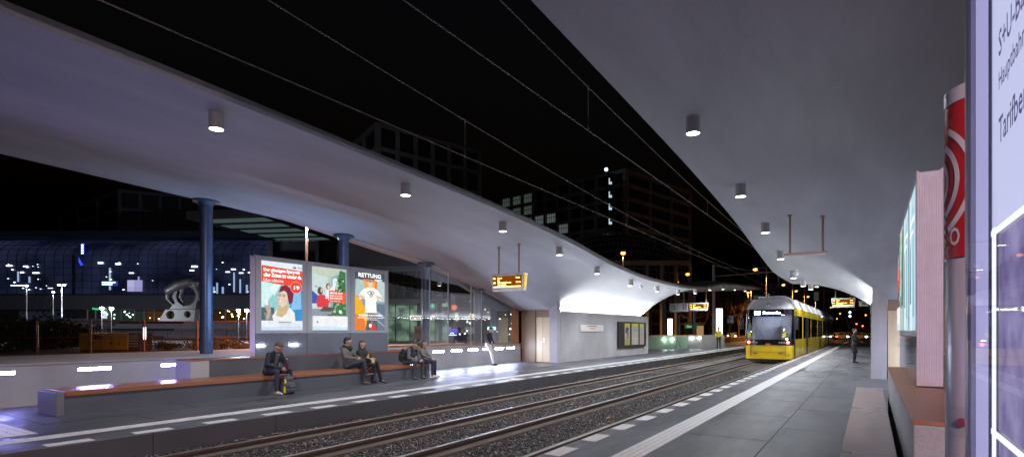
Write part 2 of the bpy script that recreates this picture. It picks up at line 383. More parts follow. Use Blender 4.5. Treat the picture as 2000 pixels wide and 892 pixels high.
# downlights
LY = [5.3, 9.95, 14.2, 17.9, 21.2, 25.0, 28.9, 32.7, 36.5, 40.4, 44.6, 49., 53.5]
d0 = None
for side, u in (('left', .66), ('right', .76)):
    xf, sg, uk, _, _ = SIDE[side]
    for i, Y in enumerate(LY):
        if side == 'right' and i == 0: continue
        if side == 'right': Y = Y - .1
        z = ceil_z(u, Y, uk); lb = 'grey cylinder downlight under the %s canopy, %s from the near end' % (side, ORD[i])
        if d0 is None:
            d0 = thing('downlight', lb, 'ceiling light', group='ceiling downlights')
            b = MB(); b.tube((0, 0, -.28), (0, 0, .02), .12, n=24, caps=False); b.tube((0, 0, -.28), (0, 0, .02), .112, n=24, caps=False); b.tube((0, 0, .0), (0, 0, .03), .14, n=24)
            b.build('housing', surf('lamp_housing', (.45, .43, .40), .5, .3), d0, smooth=True)
            b = MB(); b.tube((0, 0, -.272), (0, 0, -.266), .111, n=24); b.build('lens', lens, d0)
            spot((0, 0, -.32), 530, (.91, .94, 1.), 150, .7, .1, d0); t = d0
        else: t = copy_tree(d0); t['label'] = lb
        t.location = (xf + sg * u, Y, z)
# small cameras / detectors on ceilings
for side, u, Y, lb in (('left', .75, 26.8, 'small white dome camera under the left canopy between two downlights'), ('right', .9, 24.4, 'small white dome camera under the right canopy beyond the hanging bar')):
    xf, sg, uk, _, _ = SIDE[side]; z = ceil_z(u, Y, uk); t = thing('security_camera', lb, 'camera', (xf + sg * u, Y, z), group='ceiling cameras')
    b = MB(); b.tube((0, 0, -.1), (0, 0, 0), .03, n=10); b.tube((0, 0, -.02), (0, 0, .01), .06, n=12); b.build('bracket', white, t)
    b = MB(); b.ball((0, 0, -.14), .085); b.build('dome', white, t, smooth=True)
# columns of the left canopy
for i, (px, X) in enumerate(((403, -15.64), (672, -15.3), (832, -15.0), (933, -14.7))):
    P = on_x(px, 680, X); z = ceil_z(-8.84 - X, P.y, 3.21) if i else 5.13
    lb = ['nearest blue steel column standing on the wide wall top', 'blue steel column rising behind the advertising panels', 'blue steel column behind the seated man with the phone', 'blue steel column nearest the cream service door'][i]
    t = thing('steel_column', lb, 'column', (X, P.y, .84), group='columns of the left canopy')
    b = MB(); b.tube((0, 0, 0), (0, 0, z - .84), .165, n=32); b.build('shaft', steel_blue, t, smooth=True)
    b = MB(); b.tube((0, 0, z - .84 - .06), (0, 0, z - .84 + .02), .35, n=32); b.tube((0, 0, z - .84 - .15), (0, 0, z - .84 - .06), .17, .24, n=32); b.build('flange', steel_blue, t, smooth=True)
# ================================================================== PLATFORM WALLS
def wall(x, sg, segs, y0, y1, label):
    t = thing('platform_wall', label, 'wall', group='platform walls')
    b = MB(); b.box(min(x, x + sg * .5), max(x, x + sg * .5), y0, y1, 0, .80); b.build('wall_face', wall_c, t)
    b = MB(); b.box(min(x - sg * .02, x + sg * 4.4), max(x - sg * .02, x + sg * 4.4), y0, y1, .805, .84); b.box(min(x + sg * .5, x + sg * 4.4), max(x + sg * .5, x + sg * 4.4), y0, y1, 0, .8); b.build('coping', cope_c, t)
    for a, c in segs:
        b = MB(); b.box(min(x - sg * .006, x + sg * .01), max(x - sg * .006, x + sg * .01), a - .015, c + .015, .630, .71); fr_ = b.build('light_frame', alu, t)
        b = MB(); xx = x - sg * .0075; q = [(xx, a, .64), (xx, c, .64), (xx, c, .70), (xx, a, .70)]; b.add(q, [(0, 1, 2, 3) if sg < 0 else (3, 2, 1, 0)]); b.build('light_strip', led_v if c < 7.5 else led, fr_)
segs = [(1.61, 2.21), (3.24, 3.84), (4.87, 5.47), (6.5, 7.1), (8.13, 8.73), (9.76, 10.36), (11.4, 12.0), (13.0, 13.6), (14.6, 15.2), (16.16, 16.78), (17.26, 17.9), (18.36, 19.), (19.4, 20.05), (20.3, 20.95), (21.26, 21.9)]
wall(-14.0, -1, segs, YN, 22.45, 'low concrete wall with white light strips behind the left platform')
wall(1.8, 1, [segs[k] for k in (2, 8, 10, 12)], YN, 20.2, 'low concrete wall behind the right platform bench')  # strips on this wall are unseen, added for lighting and reflections
# ================================================================== KIOSKS
def kiosk(side, label):
    xf, sg, uk, y0, y1 = SIDE[side]; t = thing('service_building', label, 'building', (xf + sg * uk, y0, 0), group='concrete service buildings')
    X = lambda u: sg * u
    def bx(mb, u0, u1, *a): return mb.box(min(X(u0), X(u1)), max(X(u0), X(u1)), *a)
    Ln = y1 - y0; b = MB(); bx(b, 0, .2, .35, Ln, 0, 2.33); bx(b, .2, 2.0, .5, Ln, 0, 2.25); b.build('wall', wall_c, t)
    zt = [ceil_z(uk + k, y0 + .1, uk) for k in (0, .42)]
    b = MB(); b.prism([(X(-.005), .0, 0), (X(.40), .0, 0), (X(.42), .0, zt[1] + .05), (X(.03), .0, zt[0] + .05)], (0, .345, 0)); b.build('end_pier', wall_c, t)
    b = MB(); bx(b, .46, 2.0, .5, Ln, 2.253, 2.5); b.build('upper_wall', shell_c, t)
    b = MB(); vs = [(X(.22), .4, 2.262), (X(.22), Ln - .1, 2.262), (X(.33), Ln - .1, 2.352), (X(.33), .4, 2.352)]; b.add(vs, [(0, 1, 2, 3) if sg > 0 else (3, 2, 1, 0)])
    b.build('cove_light', cove if side == 'left' else cove_r, t)
    b = MB(); b.prism([(X(.232), .39, 2.256), (X(.24), .39, 2.254), (X(.36), .39, 2.345), (X(.338), .39, 2.352)], (0, Ln - .48, 0)); b.build('cove_shield', darkmetal, t)  # unseen dark shield added to block the strip's back light
    b = MB(); bx(b, -.02, .03, .35, Ln, 2.333, 2.362); b.build('wall_capping', alu, t)
    for k, (a, c) in enumerate(((.43, .84), (.86, 1.22))):
        d = MB(); bx(d, a, c, .17, .22, .01, 2.1); d = d.build('door_leaf', cream, t)
        if k == 0:
            h = MB(); h.tube((X(.80), .17, 1.02), (X(.80), .11, 1.02), .012, n=8); h.tube((X(.80), .115, 1.02), (X(.70), .115, 1.02), .012, n=8); h.box(X(.8) - .03, X(.8) + .03, .165, .172, .92, 1.12); h.build('handle', alu, d)
    b = MB(); bx(b, .43, 1.22, .16, .22, 2.11, 2.75); bx(b, 1.23, 2.02, .16, .22, 0, 2.75); b.build('side_panel', taupe, t)
    b = MB(); bx(b, 1.222, 1.236, .12, .23, 0, 2.7); b.build('door_frame', darkmetal, t)
    return t
kiosk('left', 'concrete service building with glowing cove on the left platform')
kiosk('right', 'concrete service building at the far end of the right bench')
# station name board + map case on the left kiosk wall
KX = -12.05
p = on_x(1132, 640, KX); q = on_x(1177.5, 640, KX)
t = thing('station_sign', 'white station name board on the concrete service building wall', 'sign', (KX, p.y, 1.42))
w = q.y - p.y
b = MB(); b.box(.0, .05, 0, w, 0, .34); b.build('board', surf('pale_board', (.72, .70, .64), .4, var=.03), t, bevel=.02)
ux, uy = (0, 1, 0), (0, 0, 1)
letters('Hauptbahnhof', (.051, w * .38, .12), ux, uy, w * .24, .07, black, t, bold=.02)
b = MB(); b.box(.05, .053, w * .28, w * .68, .25, .295); b.build('red_band', surf('red_print', (.6, .05, .06), .5), t)
letters('S+U', (.051, w * .24, .255), ux, uy, .1, .05, black, t)
for k, s in enumerate(('Ausgang', 'Europaplatz', 'S-Bahn')): letters(s, (.051, .08, .19 - k * .065), ux, uy, None, .03, black, t)
for k, s in enumerate(('M5', 'M8', 'M10')): letters(s, (.051, w * .82, .19 - k * .065), ux, uy, None, .035, black, t)
p = on_x(1205, 640, KX); q = on_x(1258.5, 640, KX); w = q.y - p.y
t = thing('map_case', 'black framed display case with three yellow headed timetables', 'display case', (KX, p.y, 0))
b = MB(); b.box(0, .12, 0, w, .5, 1.98); b.build('case', black, t, bevel=.01)
for k, (a, c) in enumerate(((.19, .38), (.44, .69), (.74, .91))):
    L_ = [(rect(0, 0, 1, 1), (.75, .72, .66)), (rect(0, .9, 1, 1), (.95, .80, .05))]
    if k == 0: L_ += [([(0, .0), (1, .0), (1, .3), (.6, .45), (.2, .25), (0, .3)], (.65, .62, .25)), ([(.1, .6), (.5, .5), (.8, .75), (.6, .85), (.2, .8)], (.25, .2, .18)), ([(.3, .3), (.7, .35), (.9, .6), (.5, .55)], (.6, .35, .3))]
    elif k == 1: L_ += [(rect(.1, .62 + .06 * i, .9, .635 + .06 * i), (.35, .34, .32)) for i in range(4)] + [(rect(.05, .28, .95, .31), (1, 1, 1)), (rect(.42, .05, .58, .28), (.9, .9, .9))]
    else: L_ += [(rect(.12, .1 + .05 * i, .88, .115 + .05 * i), (.42, .41, .4)) for i in range(15)]
    art('timetable', (.121, a * w, .62), ux, uy, (c - a) * w, 1.27, L_, printed('case_print', .42), t)
# ================================================================== BENCHES
def bench(label, x0, x1, bx0, bx1, y0, y1, by0, by1, front, wood_m):
    t = thing('platform_bench', label, 'bench', group='long platform benches'); sgn = 1 if front > 0 else -1
    b = MB(); b.box(x0 + .03, x1 - .03, y0 + .12, y1 - .12, 0, .34); b.build('plinth', dark_c, t)
    for yy in (y0, y1 - .12):
        b = MB(); b.box(x0, x1, yy, yy + .12, 0, .415); b.build('end_block', concrete('end_concrete', (.14, .14, .15), .65, var=.2), t, bevel=.008)
    b = MB(); yb = y0 + .125
    while yb < y1 - .13:
        ye = min(yb + 1.6, y1 - .125); b.box(x0, x1, yb + .002, ye - .002, .345, .43); yb = ye
    b.build('seat', wood_m, t, bevel=.006)
    b = MB(); b.box(bx0, bx1, by0 + .42, by1, 0, .80); b.build('backrest', dark_c if front > 0 else wall_c, t)
    b = MB(); b.box(bx0 - .005, bx1 + .005, by0, by0 + .42, 0, .80); b.build('backrest_end', wall_c, t, bevel=.008)
    b = MB(); b.box(bx0 - .01, bx1 + .01, by0 + .01, by1, .803, .83); b.build('backrest_cap', wood, t)
    return t
bench('long wooden bench on the left platform with people sitting on it', -12.66, -11.80, -13.35, -12.70, 3.79, 13.45, 6.5, 13.4, 1, wood)
bench('wet wooden bench close by on the right platform', -.22, .19, .27, 1.05, 2.4, 12.45, 5.08, 12.3, -1, surf('wet_wood', (.36, .285, .275), .3, var=.07, scale=1.6))
# ================================================================== ADVERTISING PANELS
P1 = [(rect(0, 0, 1, 1), (.55, .75, .80)), (rect(0, .92, 1, 1), (.75, .85, .95)),
  ([(0, .14), (1, .14), (1, .8), (0, .8)], (.30, .62, .66)), ([(.62, .14), (1, .14), (1, .7), (.8, .72)], (.05, .30, .62)), ([(.70, .3), (.98, .32), (.95, .66), (.80, .6)], (.25, .55, .85)),
  ([(0, .3), (.3, .55), (.22, .75), (0, .7)], (.62, .88, .86)), ([(.3, .5), (.5, .72), (.36, .76), (.2, .6)], (.75, .93, .9)), (rect(0, .14, .3, .33), (.10, .14, .16)), ([(.1, .14), (.35, .14), (.3, .24), (.05, .26)], (.2, .25, .27)),
  ([(.28, .14), (.82, .14), (.80, .26), (.70, .33), (.55, .35), (.36, .30), (.25, .2)], (.86, .86, .84)), ([(.34, .22), (.42, .42), (.56, .46), (.66, .36), (.6, .25), (.48, .19)], (.62, .48, .26)),
  ([(.40, .55), (.36, .46), (.40, .38), (.50, .34), (.60, .38), (.63, .5), (.58, .58), (.48, .60)], (.80, .62, .50)), ([(.36, .46), (.40, .40), (.47, .42), (.42, .47)], (.68, .42, .36)), (ell(.425, .517, .042, .02), (.10, .08, .10)), (ell(.425, .517, .03, .013), (.62, .48, .42)), (ell(.53, .512, .042, .02), (.10, .08, .10)), (ell(.53, .512, .03, .013), (.62, .48, .42)), (ell(.44, .43, .035, .012), (.95, .9, .85)), ([(.40, .55), (.44, .62), (.60, .56), (.66, .38), (.75, .42), (.77, .54), (.70, .63), (.58, .67), (.46, .65)], (.22, .03, .06)),
  ([(.10, .16), (.18, .16), (.22, .28), (.18, .40), (.10, .42), (.07, .34), (.13, .26)], (.52, .40, .34)), (rect(.08, .36, .15, .47), (.85, .87, .88)),
  (rect(0, 0, 1, .14), (.80, .85, .92)), (rect(0, 0, 1, .05), (.62, .75, .95)), (rect(.4, .112, .7, .122), (.15, .15, .18))] + [(rect(.4, .085 - .02 * i, .95, .09 - .02 * i), (.5, .53, .6)) for i in range(3)] + \
  [([(0, .70), (.62, .66), (1, .69), (1, .895), (0, .935)], (.86, .085, .05)), (rect(.76, .925, .84, .955), (.8, .1, .08)), (ell(.83, .645, .15, .092), (.95, .35, .25)), (ell(.83, .645, .135, .083), (.88, .07, .04))]
tree = [(ell(.78 + random.uniform(-.17, .17) * (1 - .4 * k / 60), .28 + .62 * k / 60, .035, .022, 7), random.choice([(.10, .28, .10), (.06, .18, .07), (.2, .42, .18), (.5, .62, .45), (.03, .1, .04)])) for k in range(60)] * 1
P2 = [(rect(0, 0, 1, 1), (.45, .58, .52)), ([(0, .78), (.5, .86), (.85, 1), (0, 1)], (.55, .62, .5)), ([(0, .3), (.45, .3), (.45, .84), (0, .9)], (.58, .72, .70)), ([(.5, .3), (1, .3), (1, .98), (.55, .85)], (.28, .42, .52)), ([(.58, .6), (.72, .62), (.72, .86), (.58, .83)], (.75, .86, .95)), (rect(0, .22, 1, .34), (.30, .33, .38)), ([(0, .42), (.12, .42), (.16, .55), (0, .62)], (.05, .12, .45)),
  ([(.55, .24), (.98, .24), (.96, .95), (.80, .98), (.66, .7)], (.07, .17, .08))] + tree + tree[::2] + \
  [([(.12, .36), (.42, .36), (.46, .46), (.36, .54), (.28, .57), (.14, .55), (.09, .45)], (.75, .06, .07)), (ell(.2, .62, .075, .06), (.12, .07, .05)), ([(.21, .60), (.26, .6), (.26, .66), (.21, .66)], (.7, .5, .4)), (ell(.42, .70, .06, .05), (.22, .12, .07)), (ell(.435, .69, .035, .036), (.78, .58, .48)), ([(.34, .5), (.5, .52), (.5, .64), (.38, .65)], (.82, .84, .88)), ([(.48, .60), (.66, .74), (.64, .77), (.47, .66)], (.8, .83, .86)), ([(.18, .30), (.5, .30), (.6, .36), (.3, .38)], (.12, .1, .1)),
  ([(.45, .45), (.93, .44), (.93, .62), (.45, .64)], (.88, .12, .06)), (rect(0, 0, 1, .225), (.86, .88, .90)), (rect(0, 0, 1, .05), (.6, .78, .92)), (ell(.12, .13, .03, .02, 8), (.3, .35, .7)), (rect(.06, .055, .7, .06), (.45, .55, .7)), (ell(.78, .3, .045, .03), (.9, .9, .9)), (rect(.4, .235, .55, .255), (.1, .1, .1))]
P3 = [(rect(0, 0, 1, 1), (.24, .36, .42)), (rect(0, .86, 1, 1), (.06, .09, .12)), ([(.3, .66), (.72, .66), (.75, .88), (.25, .88)], (.80, .22, .05)), ([(.35, .7), (.65, .7), (.68, .84), (.32, .84)], (.95, .42, .08)), ([(.0, .6), (.35, .55), (.3, .85), (.05, .88)], (.45, .58, .58)), ([(.7, .5), (1, .5), (1, .85), (.75, .88)], (.52, .64, .62)),
  ([(0, 0), (.42, 0), (.36, .35), (.2, .52), (0, .62)], (.92, .45, .03)), ([(0, .0), (.35, 0), (.3, .2), (0, .28)], (.85, .22, .05)), ([(.66, .0), (1, 0), (1, .46), (.72, .46)], (.14, .20, .27)), ([(.72, .3), (1, .2), (1, .24), (.72, .34)], (.4, .5, .55)), ([(.76, .15), (1, .05), (1, .08), (.76, .19)], (.35, .42, .48)),
  ([(.34, 0), (.44, .3), (.7, .3), (.76, .0), (.6, 0), (.56, .2), (.5, 0)], (.12, .12, .14)), ([(.32, .30), (.72, .30), (.70, .5), (.74, .56), (.88, .52), (.90, .6), (.76, .70), (.62, .745), (.42, .745), (.26, .70), (.12, .6), (.15, .52), (.30, .56), (.34, .5)], (.98, .97, .92)),
  ([(.12, .56), (.3, .53), (.32, .58), (.16, .61)], (.75, .56, .42)), ([(.7, .57), (.9, .54), (.88, .59), (.72, .61)], (.75, .56, .42)), (ell(.5, .815, .075, .065), (.86, .68, .55)), (ell(.5, .855, .07, .03), (.45, .28, .15)), (rect(.46, .73, .54, .76), (.82, .62, .5)),
  ([(.39, .655), (.46, .68), (.58, .68), (.65, .655), (.52, .565)], (.08, .08, .08)), ([(.415, .652), (.465, .668), (.575, .668), (.625, .652), (.52, .582)], (.97, .96, .9)),
  ([(.5, .0), (.72, 0), (.66, .1), (.55, .12)], (.7, .06, .05)), (ell(.5, .08, .05, .035), (.92, .9, .9))]
P4 = [(rect(0, 0, 1, 1), (.50, .72, .80)), ([(0, 0), (.5, 0), (.3, 1), (0, 1)], (.70, .86, .92)), ([(.55, .1), (.8, .1), (.7, .9), (.6, .9)], (.22, .5, .6)), ([(.1, .2), (.3, .2), (.25, .7), (.12, .6)], (.12, .25, .35)), (rect(.1, .78, .9, .82), (.95, .97, 1)), (rect(.1, .7, .7, .73), (.95, .97, 1))]
P5 = [(rect(0, 0, 1, 1), (.22, .46, .95)), (rect(.1, .3, .9, .9), (.34, .60, 1.)), (rect(.1, .1, .6, .14), (.8, .9, 1.))]
def adpanel(label, xface, thick, y0, y1, z0, z1, sg, posters, full):
    t = thing('advertising_panel', label, 'advertising panel', (xface, y0, 0), group='triple advertising panels')
    n = 3; w = (y1 - y0) / n; X0, X1 = min(0, -sg * thick), max(0, -sg * thick)
    for k in range(n):
        b = MB(); b.box(X0, X1, k * w + .006, (k + 1) * w - .006, z0 + .58, z1); f = b.build('display_frame', pgrey, t, bevel=.008)
        b = MB(); b.box(X0, X1, k * w + .006, (k + 1) * w - .006, z0, z0 + .572); b.build('lower_panel', pgloss, t, bevel=.004)
        H, W = 1.75, 1.19; zb = z0 + .66
        y = k * w + .5 * (w - W)
        o = (sg * .002, y, zb) if sg > 0 else (-.002, y + W, zb); u = (0, sg, 0)
        art('poster', o, u, (0, 0, 1), W, H, posters[k], printed('poster_print', 1.05), f)
        if sg > 0: art('rear_fill_poster', (X1 + .002 if sg < 0 else X0 - .002, y + (W if sg > 0 else 0), zb), (0, -sg, 0), (0, 0, 1), W, H, P5, printed('rear_fill_print', 7.5), f)  # unseen rear sheet, plain blue and overbright to light the canopy's back edge
        def T(s, x, yv, ww, hh, m, bold=.01): letters(s, Vector(o) + Vector((0, sg * x * W, yv * H)), u, (0, 0, 1), ww and ww * W, hh and hh * H, m, f, 'poster_lettering', bold, .043)
        wt = glow('print_white', (1, .98, .96), 1.3); bl = glow('print_black', (.03, .03, .04), 1.)
        if full and k == 0:
            T('Der günstigste Sparpreis', .03, .835, .88, .062, wt, .05); T('aller Zeiten ist wieder da.', .03, .77, .93, .058, wt, .05); T('Likes inklusive.', .03, .70, .48, .05, wt, 0); T('19', .755, .61, .15, .06, wt, .04); T('Bahn', .86, .93, .11, .022, bl)
            T('Diese Zeit gehört Dir.', .4, .105, .32, .018, bl)
        if full and k == 1:
            for i, s in enumerate(('MEHR ALS', 'EINE SCHÖNE', 'BESCHERUNG')): T(s, .48, .585 - .042 * i, .36, .028, wt, .02)
            T('mehr dazu hier', .48, .465, .3, .014, wt); T('Bahn', .78, .1, .12, .03, bl, 0); T('Party', .05, .66, .16, .04, bl, 0)
        if full and k == 2:
            T('RETTUNG', .08, .905, .76, .075, wt, .035); T('NAHT!', .63, .855, .25, .04, wt, .03); T('R', .475, .605, .075, .055, bl, .04)
            T('ROBINS KANTINEN', .1, .24, .78, .035, wt, .03); T('Die Betriebsküche für Helden', .06, .205, .86, .022, wt); T('ab 22. November', .28, .175, .45, .022, wt)
    for yy, s in ((0, -1), (y1 - y0, 1)):          # ribbed end caps with a V-shaped notch
        b = MB(); m = .5 * (X0 + X1); pts = []; K = 22
        for i in range(K + 1):
            x = X0 + (X1 - X0) * i / K; d = .075 * (1 - abs(x - m) / (.5 * (X1 - X0)))
            pts.append((x, yy + s * (.012 + (.004 if i % 2 else 0)) - s * d * .0, z0 + .01)); 
        for i in range(K):
            a, c = pts[i], pts[i + 1]; f = lambda x: z1 + .02 - .11 * (1 - abs(x - m) / (.5 * (X1 - X0)))
            b.add([a, c, (c[0], c[1], f(c[0])), (a[0], a[1], f(a[0]))], [(0, 1, 2, 3) if s < 0 else (3, 2, 1, 0)])
            b.add([(a[0], yy, f(a[0])), a[:2] + (f(a[0]),), c[:2] + (f(c[0]),), (c[0], yy, f(c[0]))], [(0, 1, 2, 3)])
        b.build('end_cap', ribbed, t)
    return t
adpanel('three part advertising panel with lit posters behind the left bench', -12.8, .22, 8.12, 12.62, .835, 3.36, 1, (P1, P2, P3), True)
adpanel('advertising panel with ribbed pinkish end cap on the right bench', .457, .25, 8.1, 12.55, .835, 3.36, -1, (P4, P4, P2), False)
# ================================================================== GLASS SCREEN left
t = thing('glass_screen', 'glazed wind screen between the columns and the service building', 'glass screen')
A, B_ = Vector((-15.35, 12.7, 0)), Vector((-14.15, 22.4, 0))
ys = [12.7] + [on_x(px, 640, -15 + .4 * k).y for k, px in enumerate((834, 880, 933, 965))] + [22.3]
def gp(y): return A.lerp(B_, (y - A.y) / (B_.y - A.y))
gx = MB()
for a, c in zip(ys, ys[1:]):
    pa, pc = gp(a + .03), gp(c - .03); za, zc = ceil_z(min(-8.84 - pa.x, depth_at(abs(pa.y - AC)) - .02), pa.y, 3.21) - .02, ceil_z(min(-8.84 - pc.x, depth_at(abs(pc.y - AC)) - .02), pc.y, 3.21) - .02
    b = MB(); b.prism([(pa.x, pa.y, .92), (pc.x, pc.y, .92), (pc.x, pc.y, zc), (pa.x, pa.y, za)], (-.012, 0, 0)); b.build('pane', clear, t)
    b = MB(); b.tube((pc.x, pc.y, .84), (pc.x, pc.y, zc), .022, n=8); b.build('mullion', alu, t)
    b = MB(); b.tube((pa.x, pa.y, za), (pc.x, pc.y, zc), .03, n=8); b.build('head_rail', alu, t)
    b = MB(); b.prism([(pa.x, pa.y, .845), (pc.x, pc.y, .845), (pc.x, pc.y, .915), (pa.x, pa.y, .915)], (-.05, 0, 0)); b.build('sill_rail', taupe, t)
b = MB(); b.box(-14.3, -14.1, 22.1, 22.45, .845, 2.5); b.build('end_post', surf('orange_brown_panel', (.36, .17, .08), .5), t)
# ================================================================== HANGING DISPLAYS
def hang(t, xs, y, ztop, u_of, uk):
    for x in xs:
        b = MB(); zc = ceil_z(u_of(x), y, uk); b.tube((x, y, ztop), (x, y, zc + .05), .03, n=10); b.tube((x, y, zc - .03), (x, y, zc + .02), .06, n=12)
        b.build('hanger_rod', taupe, t)
def display(label, xa, xb, y, z0, z1, side, lines, rods):
    xf, sg, uk, _, _ = SIDE[side]; t = thing('departure_display', label, 'display', group='departure displays')
    hang(t, rods, y + .16, z1, lambda x: abs(x - xf), uk)
    w = xb - xa; hz = z1 - z0; e = .09 * w; b = MB()
    fr = lambda yy, k: [(xa + k * .07, yy, z0), (xb - k * .07, yy, z0), (xb, yy, z1), (xa, yy, z1)]
    vs = [(xa + .06, y + .05, z0), (xb - .06, y + .05, z0), (xb - .06, y + .27, z0), (xa + .06, y + .27, z0), (xa, y, z1), (xb, y, z1), (xb, y + .32, z1), (xa, y + .32, z1)]
    b.add(vs, [(3, 2, 1, 0), (4, 5, 6, 7), (0, 1, 5, 4), (1, 2, 6, 5), (2, 3, 7, 6), (3, 0, 4, 7)]); b.build('housing', surf('display_housing', (.62, .56, .5), .4), t, bevel=.008)
    uy = Vector((0, -.05, hz)).normalized(); ux = Vector((1, 0, 0)); o = Vector((xa + .03, y + .05, z0)) - uy.cross(ux) * -.0; n = ux.cross(uy)
    o = o + n * .004
    b = MB(); q = lambda a, c: o + ux * a + uy * c
    b.add([q(.07, .2 * hz), q(w - .13, .2 * hz), q(w - .09, .86 * hz), q(.05, .86 * hz)], [(0, 1, 2, 3)]); s = b.build('screen', amber_dim, t)
    b = MB(); b.add([p + n * .003 for p in (q(.09, .205 * hz), q(w - .16, .205 * hz), q(w - .16, .27 * hz), q(.09, .27 * hz))], [(0, 1, 2, 3)]); b.build('light_line', amber_line, s)
    k = len(lines); lh = .52 * hz / k
    for i, (a, c, m_) in enumerate(lines):
        yb = .31 * hz + (k - 1 - i) * lh; hh = lh * .68
        for s_, x in ((a, .1), (c, .1 + .13 * w), (m_, w * .76)):
            if s_: letters(s_, q(x, yb), ux, uy, None, hh, amber, s, 'amber_lettering', .02, .004)
    for yy in (.88,): letters('Linie', q(.1, yy * hz), ux, uy, None, .04, black, t, 'small_lettering', 0, .003); letters('Abfahrt', q(w * .76, yy * hz), ux, uy, None, .04, black, t, 'small_lettering', 0, .003)
    letters('Hauptbahnhof', q(.1, .06 * hz), ux, uy, None, .05, black, t, 'small_lettering', 0, .003)
    for xx, s_ in ((xb, 1), (xa, -1)):
        b = MB(); k_ = .012 * s_
        b.add([(xx - s_ * .053 + k_, y + .085, z0 + .05), (xx - s_ * .053 + k_, y + .235, z0 + .05), (xx - s_ * .008 + k_, y + .29, z1 - .05), (xx - s_ * .008 + k_, y + .03, z1 - .05)], [(0, 1, 2, 3) if s_ > 0 else (3, 2, 1, 0)]); b.build('yellow_side', surf('display_yellow', (.62, .47, .05), .4), t)
    return t
LN = [('M5', 'Zingster', '3 min'), ('', 'Str.', ''), ('M8', 'Hohenschönhausen', '13 min'), ('', 'Ahrensfelde', '')]
display('amber departure display hanging from the left canopy above the platform near the service door', -11.72, -10.3, 16.7, 2.92, 3.53, 'left', LN, (-11.45, -10.58))
display('amber departure display hanging beyond the left service building beside a grey board', -11.2, -9.83, 41.3, 2.9, 3.48, 'left', LN, (-10.0,))
display('amber departure display on the far right platform beyond the dark coated person', -2.37, -.88, 46, 3.1, 3.78, 'right', LN, (-2.1, -1.15))
xf, sg, uk, _, _ = SIDE['left']
t = thing('platform_sign', 'grey pictogram board hanging left of the far amber display', 'sign'); hang(t, (-11.6,), 41.4, 3.48, lambda x: abs(x + 8.84), uk)
b = MB(); b.box(-12.62, -11.26, 41.3, 41.45, 2.85, 3.48); b.build('board', surf('grey_board', (.45, .46, .45), .5), t, bevel=.02)
for i in range(3):
    for j in range(2):
        for x0, c in ((-12.5, (.12, .14, .15)), (-11.65, [(.05, .3, .1), (.5, .05, .05), (.05, .1, .4)][i])):
            b = MB(); b.box(x0 + j * .18, x0 + j * .18 + .12, 41.29, 41.301, 3.0 + i * .15, 3.11 + i * .15); b.build('pictogram', surf('picto%d%d' % (i, x0 > -12), c), t)
t = thing('platform_sign', 'small pale board hanging right of the far right display', 'sign'); hang(t, (-.4,), 46.05, 3.55, lambda x: abs(x + 3.36), SIDE['right'][2])
b = MB(); b.box(-.68, -.1, 46, 46.1, 3.15, 3.55); b.build('board', surf('grey_board', (.5, .5, .5)), t, bevel=.02); b = MB(); b.box(-.5, -.3, 45.99, 46.001, 3.3, 3.38); b.build('pictogram', black, t)
t = thing('hanging_frame', 'two rods carrying a bare reddish metal bar under the right canopy', 'frame')
hang(t, (-1.86, -1.07), 17.0, 3.6, lambda x: abs(x + 3.36), SIDE['right'][2])
b = MB(); b.box(-2.0, -.97, 16.9, 17.12, 3.545, 3.6); b.build('bar', surf('reddish_metal', (.34, .24, .22), .4, .5), t, bevel=.006)
b = MB(); b.box(-1.98, -.99, 16.93, 17.08, 3.52, 3.544); b.build('white_strip', white, t)
# ================================================================== OVERHEAD WIRES
wirem = surf('copper_wire', (.20, .165, .15), .75, 0)
for x, zc, dz, lb in ((-7.45, 5.29, 0, 'overhead wires with droppers above the left track'), (-4.69, 5.44, .24, 'overhead wires with droppers above the track of the yellow tram')):
    t = thing('overhead_line', lb, 'overhead wire', group='overhead lines')
    f = lambda Y: 5.52 + dz + .00122 * (Y - 31) ** 2
    b = MB(); b.path([(x, y, zc) for y in range(-8, 131, 6)], .0105); b.build('contact_wire', wirem, t)
    pts = [(x, y, f(y)) for y in range(-8, 61, 2)] + [(x, 60 + k * 3, f(60 - k * 3)) for k in range(1, 20)]
    b = MB(); b.path(pts, .0095); b.build('messenger_wire', wirem, t)
    for y in (.0, 9.65, 19.2, 29.4, 39.2, 49.):
        y += .4 if dz else 0
        b = MB(); b.tube((x, y, zc), (x, y, f(y)), .005, n=6); b.tube((x, y, zc), (x, y, zc + .09), .014, n=6); b.tube((x, y, f(y) - .06), (x, y, f(y) + .02), .014, n=6); b.build('dropper', wirem, t)
def catenary(px, y0, d, r, label):
    p = bg(px, 650, d); t = thing('catenary_pole', label, 'pole', (p.x, p.y, -.4), group='catenary poles'); h = bg(px, y0, d).z + .4
    b = MB(); b.tube((0, 0, 0), (0, 0, h), r, r * .85, n=16); b.build('pole', surf('pole_paint', (.36, .33, .32), .5), t, smooth=True)
    b = MB(); b.tube((0, 0, h - 1.2), (8.5, .5, h - .9), .05, n=8); b.tube((0, 0, h - .1), (5, .3, h - 1.0), .018, n=6); b.build('bracket_arm', galv, t)
catenary(1394, 517, 57.5, .17, 'thick grey catenary pole rising beyond the left canopy tip')
catenary(1609, 560, 150, .2, 'distant grey catenary pole above the tail of the tram')
